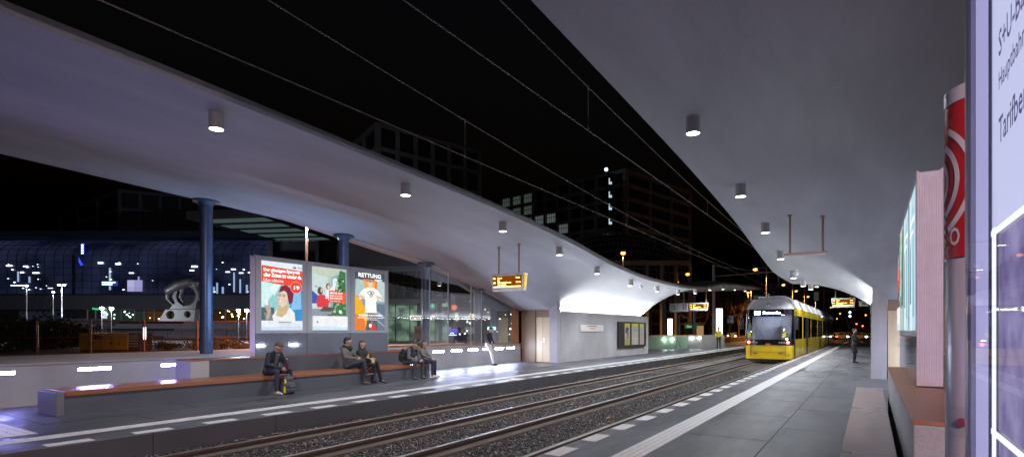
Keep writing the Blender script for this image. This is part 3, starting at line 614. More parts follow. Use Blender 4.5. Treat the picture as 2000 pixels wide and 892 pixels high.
# ================================================================== TRAM
def tram():
    t = thing('tram', 'yellow low-floor tram with grey roof standing at the right platform', 'tram', (-4.69, 32.95, -.23))
    z0, zl, zb, zw, zu, zr = .16, .90, 1.23, 2.53, 2.93, 3.43; HWd = 1.2
    base = [(-1.2, .75), (-1.19, .38), (-1.13, .16), (-.98, .05), (-.6, .01), (0, 0), (.6, .01), (.98, .05), (1.13, .16), (1.19, .38), (1.2, .75)]
    def back(z): return .05 * max(0, .5 - z) + (0 if z < 1.2 else (.38 * ((z - 1.2) / 1.65) ** 1.3 if z < 2.86 else .38 + (z - 2.86) * .62))
    def wid(z): return 1 if z < zu else 1 - .17 * (z - zu) / .5
    def band(za, zc, n, a=0, c=11, off=0.):
        mb = MB(); rows = []
        for i in range(n + 1):
            z = za + (zc - za) * i / n; rows.append([(x * wid(z) + (off * x / 1.2), y + back(z) - off if y < .7 else .75, z) for x, y in base[a:c]])
        m = c - a
        mb.add([p for r_ in rows for p in r_], [(i * m + k, i * m + k + 1, (i + 1) * m + k + 1, (i + 1) * m + k) for i in range(n) for k in range(m - 1)]); return mb
    band(z0, .52, 2).build('bumper', yellow, t, smooth=True); band(.525, zl, 3).build('nose', yellow, t, smooth=True)
    mb = MB(); mb.box(-.86, .86, -.012, .02, .555, .565); mb.box(-.86, .86, -.012, .02, .875, .885); mb.box(-.87, -.86, -.012, .04, .3, .88); mb.box(.86, .87, -.012, .04, .3, .88); mb.build('panel_gap', black, t)
    band(zl + .003, zb, 2).build('lamp_band', surf('gloss_black', (.012, .012, .014), .08), t, smooth=True)
    band(zb + .003, zu - .06, 10, 1, 10).build('windscreen', tglass, t, smooth=True)
    for s in (0, 1):
        a, c = ((0, 3), (8, 11))[s]; band(zb + .003, zu - .06, 8, a, c, .008).build('side_pillar', surf('gloss_black', (.012, .012, .014), .08), t, smooth=True)
    mb = band(zu - .055, zr, 6); n = 11; o = 6 * n; mb.f.append([o + k for k in range(n)]); mb.m.append(0); mb.c.append(None); mb.build('cab_roof', tgrey, t, smooth=True)
    mb = MB(); mb.tube((-.0, .33, 3.10), (0, .36, 3.12), .11, n=20); mb.tube((0, .325, 3.095), (0, .34, 3.12), .075, n=20, mi=1); mb.box(-.17, .17, .34, .42, 3.0, 3.24, 2)
    mb.build('emblem', [black, tgrey, tgrey], t)
    # emblem letters and destination
    lf = lambda s_, x, z, w, h, m: letters(s_, (x, back(z) - .015, z), (1, 0, 0), (0, .2, 1), w, h, m, t, 'destination_lettering', .03)
    mb = MB(); mb.add([(-.80, back(2.5) + .03, 2.47), (.62, back(2.5) + .03, 2.47), (.62, back(2.86) + .03, 2.85), (-.80, back(2.86) + .03, 2.85)], [(0, 1, 2, 3)]); mb.build('destination_display', glow('blue_ground', (.04, .06, .2), .8), t)
    tw = glow('destination_white', (.82, .86, 1), 14.); lf('M5', -.72, 2.56, .3, .22, tw); lf('Zingster Str.', -.30, 2.57, .9, .17, tw)
    for s in (-1, 1):
        mb = MB(); mb.tube((s * .98, .03, 1.06), (s * .98, .06, 1.06), .085, n=16); mb.build('tail_lamp', redl, t)
        mb = MB(); mb.tube((s * .98, .022, 1.06), (s * .98, .03, 1.06), .04, n=12); mb.build('tail_lamp_ring', glow('pale_lamp', (1, .7, .65), 5), t)
        for k, x in enumerate((.80, .68, .57)):
            mb = MB(); mb.tube((s * x, -.004, 1.05), (s * x, .03, 1.05), .045, n=14); mb.build('headlamp', alu, t)
        mb = MB(); mb.box(s * .62 - .1, s * .62 + .1, -.006, .03, .44, .50); mb.build('marker_lamp', surf('dark_red', (.16, .04, .02), .3), t)
        m_ = MB(); m_.tube((s * 1.12, .45, 2.66), (s * 1.36, .22, 2.66), .025, n=8); m_.tube((s * 1.36, .22, 2.68), (s * 1.36, .22, 2.3), .02, n=8); m_ = m_.build('mirror_arm', black, t)
        g = MB(); g.box(s * 1.36 - .09, s * 1.36 + .09, .16, .30, 1.75, 2.40); g.build('mirror', black, m_, bevel=.03)
        wv = MB(); wv.tube((s * .2, back(1.3) - .02, 1.27), (s * .62, back(1.95) - .03, 1.95), .012, n=6); wv.tube((s * .55, back(1.6) - .03, 1.55), (s * .66, back(2.2) - .03, 2.25), .01, n=6); wv.build('wiper', black, t)
    mb = MB(); mb.tube((.93, -.02, 1.25), (.93, .04, 1.25), .035, n=10); mb.build('white_lamp', wlamp, t)
    for x in (-1.03, .72):
        mb = MB(); mb.add([(x, back(1.45) - .02, 1.30), (x + .17, back(1.45) - .02, 1.38), (x + .17, back(1.65) - .02, 1.66), (x, back(1.65) - .02, 1.55)], [(0, 1, 2, 3)]); mb.build('yellow_sticker', surf('sticker_yellow', (.8, .75, .05), .5), t)
    letters('4017', (.90, .03, .33), (1, 0, 0), (0, 0, 1), .2, .08, black, t, 'fleet_number')
    mb = MB(); mb.box(-.12, .12, -.01, .03, .90, 1.0); mb.build('orange_plate', surf('orange_plate', (.5, .12, .03), .4), t)
    # cab interior
    mb = MB(); mb.box(-.7, .7, .9, 1.1, 2.55, 2.58); mb.build('cab_lamp', glow('cab_light', (.75, .82, 1.), 34.), t)
    mb = MB(); mb.box(-1.05, 1.05, 1.6, 1.66, .4, 2.8); mb.box(-1.1, 1.1, .25, .75, .9, 1.18); mb.box(.2, .7, 1.0, 1.4, .9, 1.9); mb.build('cab_interior', surf('cab_grey', (.5, .5, .53), .5), t)
    J = [0, 5.45, 11.1, 16.7, 22.1, 27.6, 33.1, 39]
    for i, (a, c) in enumerate(zip(J, J[1:])):
        ya, yc = (a if i else .75) + (.12 if i else 0), c - .12
        mb = MB()
        for s in (-1, 1):
            lo, hi = (s * HWd - .03, s * HWd) if s > 0 else (s * HWd, s * HWd + .03)
            doors = [(ya + .0, ya + .62)] if i == 0 else ([(ya + 1.9, ya + 3.2)] if i in (1, 3, 5) else [])
            y = ya; segs_ = []
            for d0_, d1_ in doors: segs_.append((y, d0_)); y = d1_
            segs_.append((y, yc))
            for y0_, y1_ in segs_:
                if y1_ - y0_ < .02: continue
                mb.box(lo, hi, y0_, y1_, z0 + .02, zb - .02, 0)
            mb.box(lo, hi, ya, yc, zw, zu, 0)
            for yy in (ya, yc - .16): 
                if not (i == 0 and yy == ya): mb.box(lo, hi, yy, yy + .16, zb - .02, zw, 0)
            mb.prism([(s * 1.2, ya, zu + .002), (s * 1.2, yc, zu + .002), (s * .99, yc, zr), (s * .99, ya, zr)], (-s * .02, 0, .0), 1)
        mb.box(-.985, .985, ya, yc, zr - .04, zr, 1); mb.box(-1.17, 1.17, ya, yc, .3, .36, 2); mb.box(-1.15, 1.15, ya, yc, 2.56, 2.6, 2)
        mb.box(-1.1, 1.1, ya + .05, yc - .05, -.05, .28, 2)
        body = mb.build('car_body', [yellow, tgrey, surf('tram_inside', (.16, .15, .15), .6)], t)
        for s in (-1, 1):
            y = ya + (.62 if i == 0 else .16); e = yc - .16; n = max(1, round((e - y) / 1.55)); w = (e - y) / n
            for k in range(n):
                g = MB(); g.box(s * 1.185 - .006, s * 1.185 + .006, y + k * w + .04, y + (k + 1) * w - .04, zb - .01, zw - .01); g.build('window', tglass, t)
                g = MB(); g.box(s * 1.185 - .01, s * 1.185 + .012, y + (k + 1) * w - .04, y + (k + 1) * w + .04 if k < n - 1 else y + (k + 1) * w, zb - .01, zw - .01); g.build('window_pillar', black, t)
            for d0_, d1_ in doors:
                g = MB(); m2 = .5 * (d0_ + d1_)
                for u0, u1 in (((d0_, m2), (m2, d1_)) if d1_ - d0_ > 1 else ((d0_, d1_),)):
                    for q0, q1 in ((u0, u0 + .06), (u1 - .06, u1)): g.box(s * 1.2 - .02, s * 1.2 + .01, q0, q1, z0 + .05, zw - .02)
                    g.box(s * 1.2 - .02, s * 1.2 + .01, u0 + .06, u1 - .06, z0 + .05, z0 + .16)
                g = g.build('door', surf('door_dark', (.05, .05, .055), .25), t)
                gg = MB(); gg.box(s * 1.18 - .005, s * 1.18 + .005, d0_ + .05, d1_ - .05, z0 + .15, zw - .04); gg.build('door_glass', tglass, g)
        g = MB()
        yy = ya + 1.0
        while yy < yc - .5:
            for xs in (-.75, .75): g.box(xs - .35, xs + .35, yy, yy + .1, .75, 1.55); g.box(xs - .35, xs + .35, yy - .4, yy, .7, .8)
            yy += .95
        g.build('seat_rows', surf('seat_cloth', (.10, .05, .06), .8), body)
        g = MB(); g.box(-.5, -.42, ya + .3, yc - .3, 2.53, 2.555); g.box(.42, .5, ya + .3, yc - .3, 2.53, 2.555)
        if i: g.build('ceiling_lamp', glow('tram_inside_lamp', (1., .82, .76), 20.), body)
        if i:
            g = MB(); g.box(-1.12, 1.12, a - .118, a + .118, .25, 2.9); g.box(-.95, .95, a - .118, a + .118, 2.9, 3.38); g.build('bellows', surf('bellows_black', (.03, .03, .03), .8), t)
        if i % 2 == 0:
            for q in (.32, .68):
                for s in (-1, 1):
                    g = MB(); yq = ya + (yc - ya) * q; g.tube((s * .67, yq, .30), (s * .78, yq, .30), .30, n=24); g.build('wheel', rust, t)
        g = MB(); g.box(-.7, .7, ya + .6, yc - .6, zr + .002, zr + .22); 
        g.build('roof_unit', tgrey, t, bevel=.05)
    g = MB(); yq = 3.2; g.tube((-.5, yq, 3.65), (0, yq + 1.3, 4.5), .03, n=8); g.tube((.5, yq, 3.65), (0, yq + 1.3, 4.5), .03, n=8); g.tube((0, yq + 1.3, 4.5), (0, yq + .1, 5.55), .025, n=8); g.tube((-.8, yq + .1, 5.56), (.8, yq + .1, 5.56), .03, n=8)
    g.build('pantograph', black, t)
    g = MB(); g.box(-.35, -.19, 1.9, 2.05, 3.43, 3.8); g.build('roof_aerial', tgrey, t)
    return t
tram()
# ================================================================== PEOPLE
SKIN = surf('skin', (.50, .31, .22), .55, var=.06)
def frame(d):
    d = Vector(d).normalized(); a = d.orthogonal().normalized(); return a, d.cross(a), d
def cap(mb, p, q, r0, r1, n=12, m=4):
    p, q = Vector(p), Vector(q); a, c, d = frame(q - p if (q - p).length > 1e-6 else (0, 0, 1)); rows = []
    for k in range(m + 1):
        t = -math.pi / 2 + math.pi / 2 * k / m; rows.append((p + d * r0 * math.sin(t), max(r0 * math.cos(t), 1e-4)))
    for k in range(m + 1):
        t = math.pi / 2 * k / m; rows.append((q + d * r1 * math.sin(t), max(r1 * math.cos(t), 1e-4)))
    vs = [o + (a * math.cos(2 * math.pi * j / n) + c * math.sin(2 * math.pi * j / n)) * r for o, r in rows for j in range(n)]
    nr = len(rows); fs = [(i * n + j, i * n + (j + 1) % n, (i + 1) * n + (j + 1) % n, (i + 1) * n + j) for i in range(nr - 1) for j in range(n)]
    fs += [tuple(range(n))[::-1], tuple((nr - 1) * n + j for j in range(n))]
    mb.add(vs, fs)
def fuse(caps, name, mats, parent, voxel=.011, it=3):
    mb = MB()
    for c in caps: cap(mb, *c[:4])
    o = mb.build(name, mats, None)
    rm = o.modifiers.new('r', 'REMESH'); rm.mode = 'VOXEL'; rm.voxel_size = voxel; rm.use_smooth_shade = True
    sm_ = o.modifiers.new('s', 'SMOOTH'); sm_.iterations = it; sm_.factor = .5
    dg = bpy.context.evaluated_depsgraph_get(); me = bpy.data.meshes.new_from_object(o.evaluated_get(dg)); old = o.data
    o.modifiers.clear(); o.data = me; bpy.data.meshes.remove(old)
    if len(mats) > 1:
        n = len(me.polygons); C = np.empty(n * 3); me.polygons.foreach_get('center', C); C = C.reshape(-1, 3); best = np.full(n, 9.); idx = np.zeros(n, np.int32)
        for p, q, r0, r1, mi in caps:
            p, q = np.array(p, float), np.array(q, float); d = q - p; L2 = max(d @ d, 1e-9); tt = np.clip((C - p) @ d / L2, 0, 1)
            ds = np.linalg.norm(C - p - tt[:, None] * d, axis=1) - (r0 + (r1 - r0) * tt); k = ds < best; best[k] = ds[k]; idx[k] = mi
        me.polygons.foreach_set('material_index', idx)
    me.polygons.foreach_set('use_smooth', [True] * len(me.polygons)); o.parent = parent; return o
def person(label, loc, rz, J, cloth, hair, group=None, long_hair=0, scale=1., extra=(), bag=None):
    """J: joints in metres (x forward, y to the person's left). cloth: materials jacket, trousers, shoes"""
    t = thing('person', label, 'person', loc, rz, group); t.scale = (scale,) * 3
    V = lambda k: Vector(J[k]); c = []; SK, JK, TR, SH = 0, 1, 2, 3
    hipL, hipR = V('pel') + Vector((0, .085, 0)), V('pel') - Vector((0, .085, 0)); up = (V('neck') - V('pel')).normalized()
    sw = Vector((0, .165, 0)) if 'tw' not in J else Vector((math.sin(-J['tw']) * .165, math.cos(J['tw']) * .165, 0))
    sh = V('neck') - up * .07; sL, sR = sh + sw, sh - sw
    c += [(hipL, hipR, .115, .115, JK if J.get('coat') else TR), (V('pel') + up * .05 + sw * .3, V('pel') + up * .05 - sw * .3, .115, .115, JK)]
    for s in (1, -1): c.append((V('pel') + up * .1 + sw * .33 * s, sh - up * .08 + sw * .48 * s, .105, .12, JK))
    c += [(sL, sR, .07, .07, JK), (sh, V('neck') + up * .02, .085, .062, JK), (V('neck'), V('head'), .055, .055, SK)]
    hd = (V('head') - V('neck')).normalized(); f = Vector(J.get('face', (1, 0, 0))); f = (f - hd * f.dot(hd)).normalized(); lf = hd.cross(f)
    H = V('head')
    c += [(H + hd * .02 - f * .015, H + hd * .035 + f * .015, .092, .088, SK), (H - hd * .06 + f * .035, H - hd * .03 + f * .03, .052, .066, SK), (H + f * .098 - hd * .02, H + f * .088 + hd * .012, .013, .009, SK), (H + f * .088 - hd * .056, H + f * .085 - hd * .062, .016, .014, SK)]
    for s in (1, -1): c.append((H + lf * .088 * s - hd * .01, H + lf * .09 * s + hd * .02, .014, .018, SK))
    for s, S_ in ((sL, 'L'), (sR, 'R')):
        e, w = V('el' + S_), V('wr' + S_); c += [(s, e, .066, .052, JK), (e, w, .052, .036, JK)]
        hdir = Vector(J.get('hd' + S_, (w - e))).normalized(); pn = Vector(J.get('pn' + S_, (0, 0, -1))); pn = (pn - hdir * pn.dot(hdir)).normalized(); sd = hdir.cross(pn)
        c += [(w, w + hdir * .03, .027, .03, SK)]
        for k, (of, ln) in enumerate(((-.030, .068), (-.010, .078), (.011, .073), (.031, .056))):
            b0 = w + hdir * .035 + sd * of * .8; b1 = w + hdir * .092 + sd * of; k1 = b1 + hdir * ln * .45 + pn * ln * .25; k2 = k1 + hdir * ln * .1 + pn * ln * .5
            c += [(b0, b1, .015, .0125, SK), (b1, k1, .0115, .0105, SK), (k1, k2, .0105, .009, SK)]
        ts = -1 if S_ == 'L' else 1; ts = ts * J.get('th', 1); tb = w + hdir * .035 + sd * .026 * ts; tm = tb + hdir * .03 + sd * .03 * ts + pn * .015; c += [(w + hdir * .015, tb, .018, .016, SK), (tb, tm, .015, .013, SK), (tm, tm + hdir * .03 + pn * .01, .012, .010, SK)]
    for h, S_ in ((hipL, 'L'), (hipR, 'R')):
        k, a = V('kn' + S_), V('an' + S_); c += [(h, k, .09, .062, TR), (k, k.lerp(a, .35), .06, .058, TR), (k.lerp(a, .35), a, .058, .045, TR)]
        fd = Vector(J.get('ft' + S_, (1, 0, 0))).normalized(); a2, hl = a, a - fd * .03
        dn = Vector((0, 0, -1)); dn = (dn - fd * dn.dot(fd)).normalized()
        c += [(a + dn * .03, a + dn * .045 - fd * .035, .045, .034, SH), (a + dn * .045 - fd * .03, a + dn * .048 + fd * .09, .034, .034, SH), (a + dn * .048 + fd * .09, a + dn * .056 + fd * .165, .036, .026, SH), (a + dn * .03, a + dn * .04 + fd * .06, .042, .036, SH)]
    if J.get('coat'):
        for s in (1, -1): c.append((V('pel') + sw * .4 * s, V('pel') + Vector((.02, 0, -.34)) + sw * .45 * s, .12, .13, JK))
    c = [(tuple(p), tuple(q), r0, r1, m) for p, q, r0, r1, m in c]
    fuse(c, 'body', [SKIN] + list(cloth), t)
    if hair:
        hc = [(H + hd * .05 - f * .025, H + hd * .06 + f * .012, .092, .082, 0), (H - f * .05 + hd * .0, H - f * .045 + hd * .04, .072, .075, 0)]
        if long_hair:
            for s in (1, -1): hc += [(H + hd * .03 + lf * .06 * s - f * .01, H - hd * .12 + lf * .075 * s + f * .005, .045, .035, 0), (H - hd * .12 + lf * .075 * s, H - hd * .12 - Vector((0, 0, long_hair)) + lf * .09 * s + f * .06, .036, .022, 0)]
            hc += [(H - f * .06, H - f * .08 - Vector((0, 0, .1 + long_hair)), .085, .06, 0)]
        fuse([(tuple(p), tuple(q), a, b_, m) for p, q, a, b_, m in hc], 'hair', [hair], t, .013)
    for s in (1, -1):
        b = MB(); b.ball(H + f * .083 + lf * .032 * s + hd * .012, .011, 6); b.build('eye', surf('eye_dark', (.03, .025, .02), .2), t, smooth=True)
    b = MB(); b.ball(H + f * .0815 - hd * .043, (.006, .006, .006), 5); 
    b = MB(); b.tube(H + f * .083 - hd * .036 - lf * .02, H + f * .083 - hd * .036 + lf * .02, .0045, n=6); b.build('mouth', surf('lip', (.32, .12, .10), .5), t)
    for nm, caps, mat in extra: fuse([(*k, 0) for k in caps], nm, [mat], t, .012)
    return t
cl = lambda n, c: surf('cloth_' + n, c, .85, var=.25, scale=30, bump=.2, bscale=60)
navy, darkj, gjacket, jeans, dkblue = cl('navy', (.018, .02, .032)), cl('black', (.016, .015, .018)), cl('grey_olive', (.13, .125, .11)), cl('jeans', (.05, .06, .08)), cl('dark_blue', (.03, .03, .06))
grey_c, wool, ltrous, yel_c = cl('grey', (.12, .125, .13)), cl('wool_grey', (.16, .14, .13)), cl('pale', (.55, .52, .5)), cl('safety_yellow', (.72, .60, .03))
shoeW, shoeB, shoeN = surf('shoe_pale', (.55, .5, .47), .6), surf('shoe_black', (.02, .02, .02), .25), surf('shoe_brown', (.12, .09, .07), .6)
hbrown, hblack, hred = surf('hair_brown', (.06, .035, .02), .6, var=.3, scale=40), surf('hair_black', (.012, .010, .010), .5, var=.3, scale=40), surf('hair_auburn', (.10, .04, .025), .6, var=.3, scale=40)
SEAT = .43
# hunched man with bottle
person('seated man in dark jacket with lime trim holding a bottle over a rucksack', (-12.02, 7.98, 0), R(8),
       dict(pel=(0, 0, .54), neck=(.20, 0, .98), head=(.30, 0, 1.09), face=(.95, .15, -.25), elL=(.25, .24, .70), wrL=(.44, .08, .60), elR=(.22, -.26, .70), wrR=(.43, -.05, .60), pnL=(0, -1, 0), pnR=(0, 1, 0),
            knL=(.45, .20, .53), anL=(.40, .24, .09), knR=(.44, -.17, .53), anR=(.46, -.20, .09)),
       (navy, dkblue, shoeW), surf('hair_short', (.09, .06, .045), .7), extra=[('lime_trim', [((.15, .075, .93), (.235, .085, .66), .012, .012), ((.13, -.09, .93), (.21, -.10, .68), .012, .012), ((.02, -.21, .62), (-.04, -.2, .48), .012, .012)], surf('lime_trim', (.5, .6, .05), .5)), ('shirt', [((.27, 0, .91), (.19, 0, .70), .05, .05)], cl('shirt', (.10, .10, .13)))])
t = thing('bottle', 'clear drinking bottle with dark red drink held by the seated man', 'bottle', (-11.49, 8.08, .585))
b = MB(); b.tube((0, 0, 0), (0, 0, .15), .036, n=16); b.build('drink', surf('red_drink', (.10, .008, .015), .15), t, smooth=True)
b = MB(); b.tube((0, 0, .151), (0, 0, .19), .036, n=16); b.tube((0, 0, .19), (0, 0, .225), .036, .014, n=16); b.build('clear_top', glass('bottle_glass', (.85, .85, .9), .1), t, smooth=True)
b = MB(); b.tube((0, 0, .226), (0, 0, .25), .017, n=12); b.build('cap', white, t)
def rucksack(label, loc, rz, m1, m2, s=1., strap=True):
    t = thing('rucksack', label, 'rucksack', loc, rz); t.scale = (s,) * 3
    fuse([((0, -.07, .10), (0, .07, .10), .10, .10, 0), ((0, -.07, .2), (0, .07, .2), .105, .105, 0), ((-.01, -.05, .33), (-.01, .05, .33), .085, .085, 0), ((-.02, 0, .40), (-.02, 0, .42), .05, .05, 0)], 'bag_body', [m1], t, .014)
    fuse([((.09, -.05, .09), (.09, .05, .09), .05, .05, 0), ((.09, -.05, .17), (.09, .05, .17), .045, .045, 0)], 'front_pocket', [m1], t, .014)
    fuse([((0, -.15, .06), (0, -.15, .18), .035, .03, 0), ((0, -.13, .2), (-.01, -.11, .34), .04, .03, 0)], 'side_panel', [m2], t, .012)
    for y in (-.06, .06):
        b = MB(); pts = [(-.10, y, .06), (-.16, y, .2), (-.13, y, .36), (-.04, y * .6, .46)]; b.path(pts, .012); b.build('strap', m1, t)
    b = MB(); b.path([(-.02, -.03, .44), (-.02, -.02, .485), (-.02, .02, .485), (-.02, .03, .44)], .008); b.build('top_handle', black, t)
    return t
rucksack('grey and yellow rucksack standing on the platform between the seated man\'s feet', (-11.47, 8.12, 0), R(20), cl('slate', (.07, .07, .085)), surf('bag_yellow', (.6, .5, .02), .6), 1.02)
# couple
person('seated man in olive grey jacket and black scarf with one leg crossed', (-12.10, 10.42, 0), R(22),
       dict(pel=(0, 0, .54), neck=(-.06, 0, 1.03), head=(-.03, .02, 1.17), face=(.72, .68, -.08), elL=(.10, .24, .78), wrL=(.30, .09, .72), elR=(.06, -.26, .76), wrR=(.28, -.03, .72), pnL=(0, -1, -.3), pnR=(0, 1, -.3),
            knL=(.44, .10, .53), anL=(.42, .12, .09), knR=(.46, -.02, .66), anR=(.50, .10, .30), ftR=(.8, .3, .25)),
       (gjacket, jeans, shoeN), hblack, extra=[('scarf', [((-.02, -.08, 1.02), (.04, .08, 1.0), .055, .055), ((-.09, .08, 1.04), (-.1, -.06, 1.05), .05, .05), ((.05, -.03, .98), (.05, .06, .97), .05, .045)], cl('scarf', (.012, .013, .022))), ('hood', [((-.14, -.07, 1.02), (-.14, .07, 1.02), .06, .06)], gjacket)])
person('seated young woman with long dark hair, black coat and mustard scarf on her lap', (-12.05, 10.88, 0), R(14),
       dict(pel=(0, 0, .53), neck=(-.02, 0, .98), head=(.0, 0, 1.115), face=(.86, -.45, -.08), elL=(.12, .21, .74), wrL=(.30, .05, .68), elR=(.12, -.21, .74), wrR=(.30, -.03, .68), pnL=(0, -.5, -1), pnR=(0, .5, -1),
            knL=(.43, .08, .60), anL=(.50, .20, .10), knR=(.42, -.05, .54), anR=(.34, .0, .10), ftL=(1, .3, -.1)),
       (darkj, cl('tights', (.014, .013, .015)), shoeB), hbrown, long_hair=.18, scale=.97, extra=[('mustard_scarf', [((.15, -.10, .70), (.33, .10, .69), .055, .05), ((.30, .0, .70), (.40, -.02, .58), .045, .03), ((.36, -.03, .60), (.38, -.07, .47), .03, .03), ((.2, -.03, .74), (.18, .06, .84), .04, .02)], cl('mustard', (.40, .27, .08)))])
# phone man with friend
person('seated young man in grey hoodie and black waistcoat bent over his phone', (-11.98, 12.62, 0), R(4),
       dict(pel=(0, 0, .54), neck=(.24, 0, .95), head=(.34, .02, 1.03), face=(.7, .05, -.8), elL=(.28, .22, .66), wrL=(.46, .06, .58), elR=(.26, -.24, .66), wrR=(.46, -.04, .58), pnL=(0, -1, 0), pnR=(0, 1, 0),
            knL=(.45, .17, .53), anL=(.43, .2, .09), knR=(.45, -.16, .53), anR=(.40, -.18, .09)),
       (grey_c, jeans, shoeN), hblack, extra=[('waistcoat', [((.04, -.09, .62), (.18, -.11, .86), .115, .12), ((.04, .09, .62), (.18, .11, .86), .115, .12), ((.2, -.06, .93), (.2, .06, .93), .075, .075)], darkj)])
t = thing('phone', 'dark smartphone held in both hands by the bent young man', 'phone', (-11.48, 12.65, .62), R(12)); b = MB(); b.box(-.035, .035, -.07, .07, -.004, .004, M=Matrix.Rotation(R(-30), 4, 'Y')); b.build('handset', black, t, bevel=.003)
rucksack('black rucksack worn on the back of the bent young man', (-12.16, 12.60, .52), R(184), darkj, darkj, .85)
person('seated young woman with auburn hair half hidden behind the man with the phone', (-12.0, 13.30, 0), R(20),
       dict(pel=(0, 0, .53), neck=(.03, 0, .98), head=(.07, 0, 1.11), face=(.9, -.35, -.25), elL=(.14, .21, .74), wrL=(.34, .06, .64), elR=(.14, -.21, .74), wrR=(.34, -.04, .64),
            knL=(.43, .09, .53), anL=(.44, .1, .09), knR=(.43, -.09, .53), anR=(.42, -.1, .09)),
       (wool, dkblue, shoeW), hred, long_hair=.16, scale=.95)
STAND = dict(pel=(0, 0, .93), neck=(.0, 0, 1.45), head=(.02, 0, 1.60), elL=(-.02, .25, 1.15), wrL=(.12, .24, .95), elR=(-.02, -.25, 1.15), wrR=(.12, -.24, .95), knL=(.03, .1, .50), anL=(0, .11, .09), knR=(.03, -.1, .50), anR=(0, -.11, .09))
person('person in dark jacket and pale trousers standing against the lit low wall', (-13.62, 19.35, 0), R(15), dict(STAND, pel=(-.08, 0, .90), neck=(.0, 0, 1.40), head=(.06, 0, 1.53), knL=(.08, .1, .5), anL=(.14, .12, .09), anR=(.2, -.08, .09), knR=(.12, -.07, .5)), (darkj, ltrous, shoeB), hbrown, scale=.98)
person('person in yellow safety jacket and dark trousers standing by the stairway parapet', (-10.05, 45.6, 0), R(-60), dict(STAND, tw=.2), (yel_c, jeans, shoeB), hbrown)
person('person in long dark coat waiting at the right service building, seen in profile', (-.62, 29.9, 0), R(10), dict(STAND, coat=1, elL=(.02, .23, 1.15), wrL=(.24, .12, 1.1), elR=(.0, -.23, 1.15), wrR=(.24, -.12, 1.08)), (darkj, cl('tights', (.014, .013, .015)), shoeB), hbrown, scale=.91)
# ================================================================== CLOSE FOREGROUND RIGHT
t = thing('information_case', 'tall purple-white backlit information case close at the right edge', 'information case', (.32, 0, 0))
Y0, Y1, ZT = 1.05, 2.565, 2.75
b = MB(); b.box(0, .14, Y0, Y1 + .03, .02, ZT); b.build('case_body', surf('case_grey', (.28, .27, .33), .4, .5), t, bevel=.006)
b = MB(); b.box(-.03, .02, Y1 - .005, Y1 + .05, .0, ZT + .05); b.build('frame_post', surf('frame_silver', (.52, .48, .55), .3, .7), t, bevel=.012)
b = MB(); b.box(-.026, .0, Y1 + .052, Y1 + .062, .0, ZT + .05); b.build('brass_edge', surf('brass_edge', (.45, .30, .10), .4, .6), t)
lit = lambda n, c, s: glow(n, c, s)
def face(nm, y0, y1, z0, z1, m, x=-.006): 
    b = MB(); b.box(x, x + .004, y0, y1, z0, z1); return b.build(nm, m, t)
face('lit_border', 2.25, 2.545, .1, ZT - .02, lit('border_violet', (.56, .54, .92), .85))
face('text_panel', Y0 + .02, 2.222, 1.79, ZT - .02, lit('text_violet', (.70, .73, 1.), 1.02))
face('dark_gasket', 2.222, 2.252, .1, ZT - .02, surf('gasket', (.05, .045, .09), .4), -.012)
face('light_tube', 2.125, 2.165, .1, 1.80, lit('tube_white', (.85, .86, 1.), 1.5), -.016)
for z in (1.785, 1.20): face('light_tube', Y0 + .02, 2.165, z - .008, z + .008, lit('tube_white', (.85, .86, 1.), 1.5), -.018)
def vio():
    m, nt, out = nodes_of('map_violet'); L = nt.links.new
    tc = N(nt, 'ShaderNodeTexCoord'); no = N(nt, 'ShaderNodeTexNoise'); no.inputs['Scale'].default_value = 7; no.inputs['Detail'].default_value = 7; L(tc.outputs['Object'], no.inputs[0])
    rp = N(nt, 'ShaderNodeValToRGB'); rp.color_ramp.elements[0].position = .35; rp.color_ramp.elements[1].position = .65; rp.color_ramp.elements[0].color = (.25, .20, .45, 1); rp.color_ramp.elements[1].color = (.52, .46, .80, 1)
    e = N(nt, 'ShaderNodeEmission'); L(no.outputs[0], rp.inputs[0]); L(rp.outputs[0], e.inputs[0]); e.inputs[1].default_value = .7; L(e.outputs[0], out.inputs[0]); return m
mv = vio(); face('map_panel', Y0 + .02, 2.125, 1.21, 1.775, mv); face('map_panel', Y0 + .02, 2.125, .1, 1.19, mv)
ux, uy = (0, -1, 0), (0, 0, 1); lt = glow('letter_violet', (.10, .10, .25), .9)
for s, yv, z in (('S+U-Bahn', 2.10, 2.28), ('Hauptbahnhof', 2.10, 2.17), ('Tarifbereich A', 2.10, 2.03)): letters(s, (-.008, yv, z), ux, uy, None, .075 if s[0] != 'H' else .07, lt, t, 'lettering', .01, .002)
b = MB(); b.box(-.035, -.03, Y0, Y1, .05, ZT); b.build('front_glass', glass('case_glass', (.97, .97, 1.), .02, .02, .12), t)
t = thing('emergency_pillar', 'red and white round information pillar with white radio wave arcs', 'pillar', (.512, 3.38, 0))
b = MB(); b.tube((0, 0, 0), (0, 0, 1.83), .21, n=48); b.build('shaft', surf('pillar_white', (.55, .53, .58), .22, var=.03), t, smooth=True)
b = MB(); b.tube((0, 0, 1.835), (0, 0, 2.55), .213, n=48); b.build('red_head', surf('pillar_red', (.50, .02, .025), .25, var=.04), t, smooth=True)
b = MB(); o = len(b.v); b.tube((0, 0, 2.552), (0, 0, 2.62), .216, n=48); b.build('cap', surf('pillar_white', (.55, .53, .58), .22), t, smooth=True)
def on_cyl(a, z, r=.2165): return (r * math.cos(a), r * math.sin(a), z)
